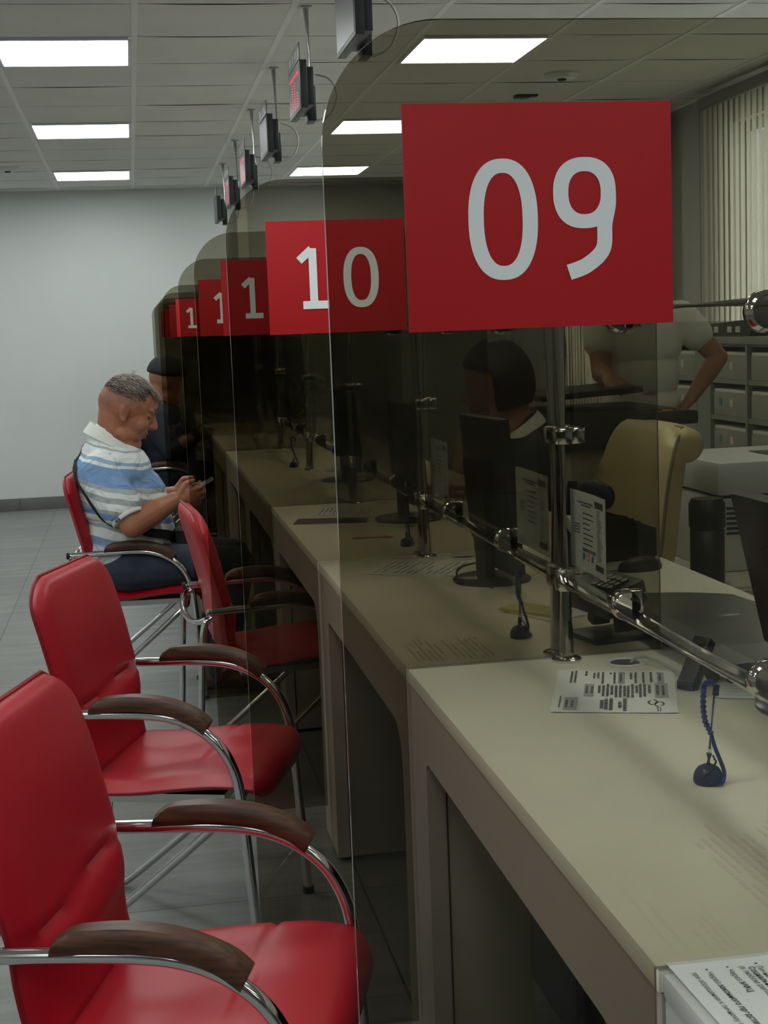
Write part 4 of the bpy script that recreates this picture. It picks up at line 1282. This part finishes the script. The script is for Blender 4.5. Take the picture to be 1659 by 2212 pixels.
def hand_volumes(mb, wrist, F, P, T, curl=(35, 45, 30), s=1.0, thumb_curl=20):
    """F fingers, P out of the palm, T towards the thumb"""
    F = V(F).normalized(); P = (V(P)-F*V(P).dot(F)).normalized(); T = (V(T)-F*V(T).dot(F)-P*V(T).dot(P)).normalized()
    W = V(wrist); R = Matrix((F, T, P)).transposed()
    mb.ell(W+F*.048*s, (.052*s, .041*s, .0155*s), R, 16, 10)
    mb.ell(W+F*.035*s+T*.026*s+P*.006*s, (.030*s, .018*s, .016*s), R, 12, 8)
    mb.cap(W, W+F*.03*s, .026*s, .024*s)
    lens = ((.040, .026, .021), (.045, .029, .022), (.041, .027, .021), (.032, .020, .018))
    for i, (off, L) in enumerate(zip((.031, .0105, -.0105, -.030), lens)):
        p = W+F*(.086-.006*abs(i-1.2))*s+T*off*s; d = F.copy(); pts = [W+F*.055*s+T*off*.8*s, p]; a = 0
        for l, c in zip(L, curl):
            a += math.radians(c); dd = F*math.cos(a)+P*math.sin(a)+T*(.06*(1.2-i)*.5)
            p = p+dd.normalized()*l*s; pts.append(p)
        mb.chain(pts, [.0098*s, .0095*s, .0085*s, .0078*s, .0066*s])
    p0 = W+F*.022*s+T*.030*s; d1 = (F*.62+T*.70+P*.30).normalized(); p1 = p0+d1*.040*s
    a = math.radians(thumb_curl); d2 = (F*math.cos(a*.6)*.95+T*(.25-.4*math.sin(a))+P*(.25+math.sin(a)*.6)).normalized()
    p2 = p1+d2*.034*s; p3 = p2+(d2+P*.25).normalized()*.026*s
    mb.chain([W+F*.015*s+T*.012*s, p0, p1, p2, p3], [.016*s, .0145*s, .0115*s, .0105*s, .0078*s])

O = V((-.10, 5.76, 0))       # canonical seated pose: hips over this point, facing +X
def seated(loc, rz, label, skin, shirt, trouser, hairfn, detail=True, dz_head=0.0, pitch=25, sleeves=True, cap=False, shoe='shoe'):
    vx = .0042 if detail else .008
    Hm = Matrix.Translation((-.028, 5.75, 1.150+dz_head)) @ Matrix.Rotation(math.radians(pitch), 4, 'Y')
    s = 1.08
    b = MB(); head_volumes(b, Hm, s)
    b.chain([Hm @ V((-.035, 0, -.05)), (-.085, 5.755, 1.045), (-.095, 5.76, .92)], [.064, .070, .075])
    b.cap(Hm @ V((.03, 0, -.115)), (-.055, 5.755, .985), .056, .07)
    b.chain([(-.09, 5.76, .86), (-.08, 5.76, .76), (-.075, 5.76, .56)], [.11, .14, .14])
    arms = {}
    for q, sh, el, mid, wr in ((-1, (-.15, 5.575, .900), (-.035, 5.485, .705), (.05, 5.535, .748), (.132, 5.622, .780)),
                               (1, (-.15, 5.945, .900), (-.02, 6.03, .705), (.06, 5.955, .748), (.132, 5.838, .780))):
        arms[q] = (sh, el, wr)
        b.cap((-.11, 5.76, .88), sh, .07, .058)
        b.chain([sh, V(sh).lerp(V(el), .55), el], [.064, .056, .045])
        b.chain([el, mid, wr], [.047, .047, .031])
        b.cap(el, V(el).lerp(V(sh), .2), .046, .052)
    wr = arms[-1][2]; hand_volumes(b, wr, (.95, .16, .03), (.0, .93, .22), (0, -.2, .97), (30, 42, 30), .97, 50)
    wr = arms[1][2]; hand_volumes(b, wr, (.95, -.16, .03), (.0, -.93, .22), (0, .2, .97), (30, 42, 30), .97, 50)
    for q in (-1, 1):
        y = 5.76+q*.125
        b.chain([(-.05, y, .52), (.34, y-q*.01, .515), (.27, y-q*.01, .10)], [.07, .05, .035])
    loc_ = head_local(Hm, s)
    def lip(p):
        l = loc_(p); return l.x > .084 and abs(l.y) < .022 and -.092 < l.z < -.068
    def stub(p):
        l = loc_(p); return -.03 < l.z < .09 and l.x < .05 and (l.x < -.045 or l.z > -.002) and p.z > 1.05
    regs = [(lip, 1)]
    mats = [skin, M['lips']]
    if detail: mats.append(M['stubble']); regs.append((stub, 2))
    body = fuse('person', b, vx, mats, None, 3, O, regs)
    tag(body, label, 'person')
    if hairfn: hairfn(Hm, s, body)
    e = MB()
    for q in (-1, 1):
        R = Hm.to_3x3()
        e.chain([Hm @ (V((.0985, q*.016, .016))*s)-O, Hm @ (V((.0965, q*.034, .021))*s)-O, Hm @ (V((.085, q*.050, .014))*s)-O], [.0035, .004, .002])
    e.build('eyebrows', M['brow'], body, 60)
    e = MB()
    for q in (-1, 1):
        e.tube([Hm @ (V((.0885, q*.019, -.0135))*s)-O, Hm @ (V((.0925, q*.027, -.0155))*s)-O, Hm @ (V((.0905, q*.037, -.0145))*s)-O, Hm @ (V((.083, q*.045, -.0105))*s)-O], [.001, .0018, .0018, .001], 6)
    e.build('eyelashes', M['hairdark'], body, 60)
    # shirt
    c = MB()
    c.ell((-.058, 5.76, .655), (.188, .205, .15)); c.ell((-.075, 5.76, .775), (.185, .205, .16)); c.ell((-.098, 5.76, .885), (.152, .205, .135))
    c.cap((-.135, 5.60, .905), (-.125, 5.76, .935), .074, .082); c.cap((-.125, 5.76, .935), (-.135, 5.92, .905), .082, .074); c.ell((-.125, 5.76, .965), (.095, .13, .075)); c.cap((-.118, 5.757, .95), (-.118, 5.755, 1.01), .095, .080)
    c.ell((-.045, 5.76, .57), (.175, .20, .085)); c.ell((-.10, 5.76, .58), (.15, .20, .10)); c.ell((-.03, 5.76, .895), (.080, .13, .085))
    for q in (-1, 1):
        sh, el, wr = [V(p) for p in arms[q]]
        end = sh.lerp(el, .62 if sleeves else .98)
        c.cap(sh, end, .083, .082 if sleeves else .055)
        c.ell(sh+V((0, 0, .002)), (.083, .075, .075))
        if not sleeves: c.chain([el, V(el).lerp(wr, .5), V(el).lerp(wr, .96)], [.056, .056, .042])
    so = fuse('shirt' if sleeves else 'jacket', c, .007 if detail else .011, shirt, body, 4, O)
    if sleeves and detail:
        for q in (-1, 1):
            sh, el, wr = [V(p) for p in arms[q]]
            d = (el-sh).normalized(); a, b2 = frame(d); e_ = sh.lerp(el, .62)+d*.052
            MB().tube([e_+a*math.cos(t)*.0600+b2*math.sin(t)*.0600-O for t in [2*PI*i/28 for i in range(28)]], .009, 8, closed=True, sq=(.5, 1.2)).build('sleeve_cuff', M['collar'], so)
    # collar: folded band round the neck
    k = MB(); n = 40; rows = []
    for i in range(n):
        a = 2*PI*i/n; ca, sa = math.cos(a), math.sin(a)
        cx, cy, cz = -.078+.092*ca, 5.757+.086*sa, 1.020-.068*ca
        dr = .026+.010*max(0, -ca)
        rows.append([V((cx, cy, cz)), V((cx+.005*ca, cy+.005*sa, cz+.005)), V((cx+dr*ca, cy+dr*sa, cz-.034)), V((cx+(dr-.008)*ca, cy+(dr-.008)*sa, cz-.036))])
    vs = [p-O for r_ in rows for p in r_]; fs = []
    for i in range(n):
        j = (i+1) % n
        for m_ in range(4): fs.append((i*4+m_, i*4+(m_+1) % 4, j*4+(m_+1) % 4, j*4+m_))
    k.add(vs, fs); k.build('collar', M['collar'] if sleeves else shirt, so, 50)
    # trousers
    tr = MB(); tr.ell((-.085, 5.76, .53), (.165, .20, .105))
    for q in (-1, 1):
        y = 5.76+q*.128
        tr.cap((-.06, y, .520), (.10, y, .520), .098, .090); tr.cap((.10, y, .520), (.355, y-q*.012, .505), .090, .076)
        tr.chain([(.355, y-q*.012, .495), (.315, y-q*.012, .28), (.275, y-q*.01, .085)], [.072, .064, .058])
    fuse('trousers', tr, .009, trouser, body, 3, O)
    for q in (-1, 1):
        y = 5.76+q*.118; sm = MB()
        sm.chain([(.235, y, .055), (.30, y, .058), (.40, y+q*.01, .040), (.455, y+q*.015, .034)], [.042, .044, .038, .030])
        sm.cap((.26, y, .10), (.265, y, .06), .045, .045)
        sm.v = [V((p.x, p.y, max(p.z, .014))) for p in sm.v]
        sho = fuse('shoe', sm, .006, M[shoe], body, 2, O)
        sl = MB(); P_ = []
        for i in range(24): a = 2*PI*i/24; P_.append((.335+.150*math.cos(a)-O.x, y+q*.006-O.y+.045*math.sin(a)*(1+.12*math.cos(a))))
        sl.prism(P_, 0, .016, 'z'); sl.build('sole', M['sole'], sho)
    body.location = loc; body.rotation_euler = (0, 0, rz)
    return body, Hm, s, arms

M['stubble'] = pmat('cropped_skin', (.31, .135, .085), .55, var=.15, vscale=60)
def short_grey(Hm, s, body):
    def th(x):
        if x < -.05: return .014
        if x < .05: return .014+(x+.05)/.10*.026
        return .040-(x-.05)/.05*.004
    h = hair_shell('hair', Hm, s, lambda p: (p.z-th(p.x))/.05, M['hairgrey'], body, O, .0035, .002, r=(.1005, .080, .0915), c=(0, 0, .014))
    m = MB(); rr = random.Random(9)
    for i in range(3400):                     # short bristles combed forward
        a = 2*PI*rr.random(); el = math.asin(min(1, .12+.88*rr.random()))
        d0 = V((math.cos(el)*math.cos(a), math.cos(el)*math.sin(a), math.sin(el)))
        p = V((.100*d0.x, .079*d0.y, .014+.0915*d0.z))
        if p.z < th(p.x)+.028-.045*rr.random()**1.6: continue
        tg = V((1, .25*(rr.random()-.5), .1*(rr.random()-.5))); tg = (tg-d0*tg.dot(d0)).normalized()
        l = (.013+.012*rr.random()+(.014 if p.x > .05 else 0))*(.55 if p.z < th(p.x)+.025 and p.x < .05 else 1)
        w = .0014+.0008*rr.random()
        up_ = .005*max(0, min(1, (p.z-th(p.x))/.05)); q1 = p+tg*l*.55+d0*(.001+up_); q2 = p+tg*l+d0*(.0005+up_*(1.3 if p.x > .04 else .8))+V((0, 0, -.003))
        m.tube([Hm @ (p*s)-O, Hm @ (q1*s)-O, Hm @ (q2*s)-O], [w, w, .0005], 4)
    for i in range(420):                      # fringe standing out over the forehead
        y = .062*(2*rr.random()-1); x = .060+.030*rr.random()-6*y*y
        p = V((x, y, .074+.012*rr.random()-(x-.06)*.55)); w = .0018+.0008*rr.random()
        d = V((.019+.010*rr.random(), y*.18, -.004-.012*rr.random()))
        m.tube([Hm @ (p*s)-O, Hm @ ((p+d*.5+V((0, 0, .004)))*s)-O, Hm @ ((p+d)*s)-O], [w*1.2, w, .0005], 4)
    for i in range(6):
        p = V((-.028+.012*rr.random(), -.02+.04*rr.random(), .102)); m.tube([Hm @ (p*s)-O, Hm @ ((p+V((-.012+.02*rr.random(), 0, .022)))*s)-O], [.0016, .0006], 5)
    m.build('hair_bristles', M['hairgrey'], h, 80)

man, Hm, s_, arms = seated((-.10, 5.76, 0), 0, 'seated man in a blue and white striped polo looking down at his phone', M['skin'], M['polo'], M['denim'], short_grey)

ph = MB(); T = Matrix.Rotation(math.radians(-27), 4, 'Y')
t = thing('smartphone', 'grey phone held in both hands by the man in the striped polo', 'phone', (.224, 5.73, .812))
MB().box((-.068, -.036, -.0045), (.072, .036, .0045), bev=.0035, mat=T).build('phone_case', M['phone'], t)
MB().box((-.064, -.033, .0040), (.068, .033, .0050), mat=T).build('phone_screen', M['screen'], t)

t = thing('shoulder_bag', 'black bag strap round the back and waist of the man in the polo', 'bag', (0, 0, 0))
P = spl([(-.10, 5.885, 1.035), (-.19, 5.845, 1.005), (-.248, 5.80, .945), (-.265, 5.74, .925), (-.258, 5.68, .90), (-.228, 5.60, .85), (-.17, 5.55, .79), (-.12, 5.545, .745), (-.06, 5.545, .705), (.04, 5.565, .665), (.115, 5.63, .640), (.150, 5.72, .615), (.155, 5.80, .64), (.10, 5.87, .78), (.03, 5.90, .92), (-.04, 5.905, 1.005)], 8, True)
from mathutils.bvhtree import BVHTree
shirt_ob = [c_ for c_ in man.children if c_.name.startswith('shirt')][0]
bv = BVHTree.FromPolygons([v_.co+O for v_ in shirt_ob.data.vertices], [list(p_.vertices) for p_ in shirt_ob.data.polygons])
PP = []
for p in P:
    q, nn, i_, d_ = bv.find_nearest(p)
    PP.append(q+nn*.003)
P = PP
m = MB(); n = len(P); vs = []
ctr = V((-.07, 5.76, 0))
for i, p in enumerate(P):
    d = (P[(i+1) % n]-P[i-1]).normalized(); o = bv.find_nearest(p)[1]
    wv = d.cross(o).normalized()*.017
    vs += [p-wv-o*.002, p+wv-o*.002, p+wv+o*.007, p-wv+o*.007]
fs = []
for i in range(n):
    j = (i+1) % n
    for k in range(4): fs.append((i*4+k, i*4+(k+1) % 4, j*4+(k+1) % 4, j*4+k))
m.add(vs, fs); m.build('strap', M['blackcloth'], t)
MB().box((.125, 5.655, .545), (.175, 5.80, .655), bev=.014).build('pouch', M['blackcloth'], t)
MB().tube([(.178, 5.68, .632), (.178, 5.775, .632)], .003, 8).build('zip', M['steel'], t)

def cap_hair(Hm, s, body):
    h = hair_shell('cap', Hm, s, lambda p: (p.z-(.008+.25*max(0, p.x)*.6))/.012, M['blackcloth'], body, O, .018, .0, r=(.103, .085, .102), c=(-.004, 0, .018))
    m = MB(); vs = []; fs = []
    for i in range(9):
        a = -1.1+2.2*i/8
        for r_, z in ((.095, .045), (.165, .030), (.165, .025), (.095, .038)): vs.append(Hm @ (V((r_*math.cos(a)*1.0, r_*math.sin(a)*.62, z))*s)-O)
    for i in range(8):
        for k in range(4): fs.append((i*4+k, i*4+(k+1) % 4, i*4+4+(k+1) % 4, i*4+4+k))
    m.add(vs, fs); m.build('cap_visor', M['blackcloth'], h)
    MB().ell(Hm @ (V((-.09, -.045, .028))*s)-O, (.006, .006, .006)).build('cap_buckle', M['steel'], h)
seated((.140, 9.29, 0), 0, 'dark-clothed visitor in a black cap seated far back behind the glass', M['skin2'], M['navy'], M['navy'], cap_hair, False, .0, 12, False)

def bob_hair(Hm, s, body):
    hair_shell('hair', Hm, s, lambda p: ((p.z-(.045 if p.x > .05 else -.10-.6*max(0, -.02-p.x)*0-.0)) if not (p.x > .02 and p.z < .045) else -.01)/.02, M['hairdark'], body, O, .022, .004, r=(.104, .090, .125), c=(-.006, 0, .0))
seated((1.37, 5.10, .0), math.radians(172), 'dark-haired clerk seated behind the tall monitor, dim behind the smoked glass', M['skin3'], M['blackcloth'], M['navy'], bob_hair, False, .05, 10, True)
oc = exec_chair('beige office chair under the dark-haired clerk', 1.76, 5.14, math.radians(174)); oc.scale = (1, 1, .84)

# standing clerk in a white T-shirt, hand on hip
SO = V((2.20, 6.08, 0))
def standing():
    b = MB(); s = 1.0
    Hm = Matrix.Translation((2.19, 6.03, 1.660)) @ Matrix.Rotation(math.radians(-98), 4, 'Z') @ Matrix.Rotation(math.radians(12), 4, 'Y')
    head_volumes(b, Hm, s)
    b.chain([Hm @ V((-.03, 0, -.05)), (2.20, 6.07, 1.53), (2.20, 6.08, 1.42)], [.055, .058, .08])
    b.chain([(2.20, 6.08, 1.36), (2.20, 6.08, 1.12), (2.20, 6.08, .95)], [.12, .115, .125])
    RA = ((2.385, 6.08, 1.405), (2.545, 6.05, 1.225), (2.395, 5.99, 1.055))
    LA = ((2.015, 6.08, 1.400), (1.985, 5.98, 1.180), (1.93, 5.72, 1.165))
    for sh, el, wr in (RA, LA):
        b.cap((2.20, 6.08, 1.39), sh, .09, .060); b.chain([sh, V(sh).lerp(V(el), .5), el], [.060, .052, .043])
        b.chain([el, V(el).lerp(V(wr), .35), wr], [.044, .043, .028])
    hand_volumes(b, RA[2], (-.55, .15, -.65), (-.7, .0, .55), (-.25, -.9, .1), (18, 20, 15), 1.0, 10)
    hand_volumes(b, LA[2], (-.1, -.95, -.15), (0, -.15, -1), (1, 0, 0), (12, 15, 10), 1.0, 10)
    for q in (-1, 1): b.chain([(2.20+q*.095, 6.08, .92), (2.20+q*.10, 6.06, .50), (2.20+q*.105, 6.09, .09)], [.08, .055, .038])
    loc_ = head_local(Hm, s)
    body = fuse('person', b, .0055, [M['skin2'], M['lips']], None, 3, SO, [(lambda p: (lambda l: l.x > .084 and abs(l.y) < .022 and -.092 < l.z < -.068)(loc_(p)), 1)])
    tag(body, 'standing clerk in a white T-shirt, hand on hip, head behind the 09 sign', 'person')
    hair_shell('hair', Hm, s, lambda p: ((p.z-(.05 if p.x > .03 else (-.02 if p.x > -.03 else -.06))))/.02, M['hairdark'], body, SO, .012, .004)
    c = MB()
    c.ell((2.20, 6.08, 1.30), (.19, .135, .16)); c.ell((2.20, 6.08, 1.16), (.175, .130, .16)); c.ell((2.20, 6.08, 1.03), (.18, .132, .10)); c.cap((2.05, 6.08, 1.405), (2.35, 6.08, 1.405), .078, .078)
    c.cap((2.20, 6.08, 1.42), (2.20, 6.075, 1.475), .105, .072)
    for (sh, el, wr) in (RA, LA): c.cap(sh, V(sh).lerp(V(el), .42), .078, .074)
    fuse('t_shirt', c, .008, M['white_tee'], body, 4, SO)
    tr = MB(); tr.ell((2.20, 6.08, .95), (.165, .125, .12))
    for q in (-1, 1): tr.chain([(2.20+q*.09, 6.08, .90), (2.20+q*.10, 6.065, .50), (2.20+q*.105, 6.09, .10)], [.10, .078, .066])
    fuse('trousers', tr, .010, M['navy'], body, 3, SO)
    for q in (-1, 1):
        sm = MB(); sm.chain([(2.20+q*.105, 6.12, .05), (2.20+q*.11, 6.02, .045), (2.20+q*.125, 5.91, .035)], [.044, .044, .034])
        sm.v = [V((p.x, p.y, max(p.z, .004))) for p in sm.v]
        fuse('shoe', sm, .007, M['blackcloth'], body, 2, SO)
standing()

# ------------------------------------------------------------------ camera, world, output
cam = bpy.data.cameras.new('camera'); co = bpy.data.objects.new('camera', cam); COL.objects.link(co)
yaw, pitch, roll = .1678, -.1269, -.0389
f = V((math.sin(yaw)*math.cos(pitch), math.cos(yaw)*math.cos(pitch), math.sin(pitch)))
r = V((math.cos(yaw), -math.sin(yaw), 0)); u = r.cross(f)
r, u = r*math.cos(roll)+u*math.sin(roll), u*math.cos(roll)-r*math.sin(roll)
co.matrix_world = Matrix(((r.x, u.x, -f.x, 0), (r.y, u.y, -f.y, 0), (r.z, u.z, -f.z, CAM_H), (0, 0, 0, 1)))
cam.sensor_fit = 'VERTICAL'; cam.sensor_height = 36; cam.lens = 3115.1/2212*36; cam.clip_start = .02; cam.clip_end = 60
SC.camera = co
w = bpy.data.worlds.new('world'); SC.world = w; w.use_nodes = True
bg = w.node_tree.nodes.get('Background')
bg.inputs[0].default_value = (.82, .92, 1.0, 1); bg.inputs[1].default_value = 2.2
SC.view_settings.view_transform = 'Standard'; SC.view_settings.look = 'None'
SC.view_settings.gamma = 1; SC.view_settings.use_curve_mapping = False
SC.view_settings.exposure = 0.85
SC.cycles.use_denoising = True
SC.cycles.max_bounces = 14; SC.cycles.transparent_max_bounces = 48
SC.cycles.diffuse_bounces = 5; SC.cycles.glossy_bounces = 6
SC.cycles.caustics_reflective = False; SC.cycles.caustics_refractive = False
SC.cycles.sample_clamp_indirect = 6
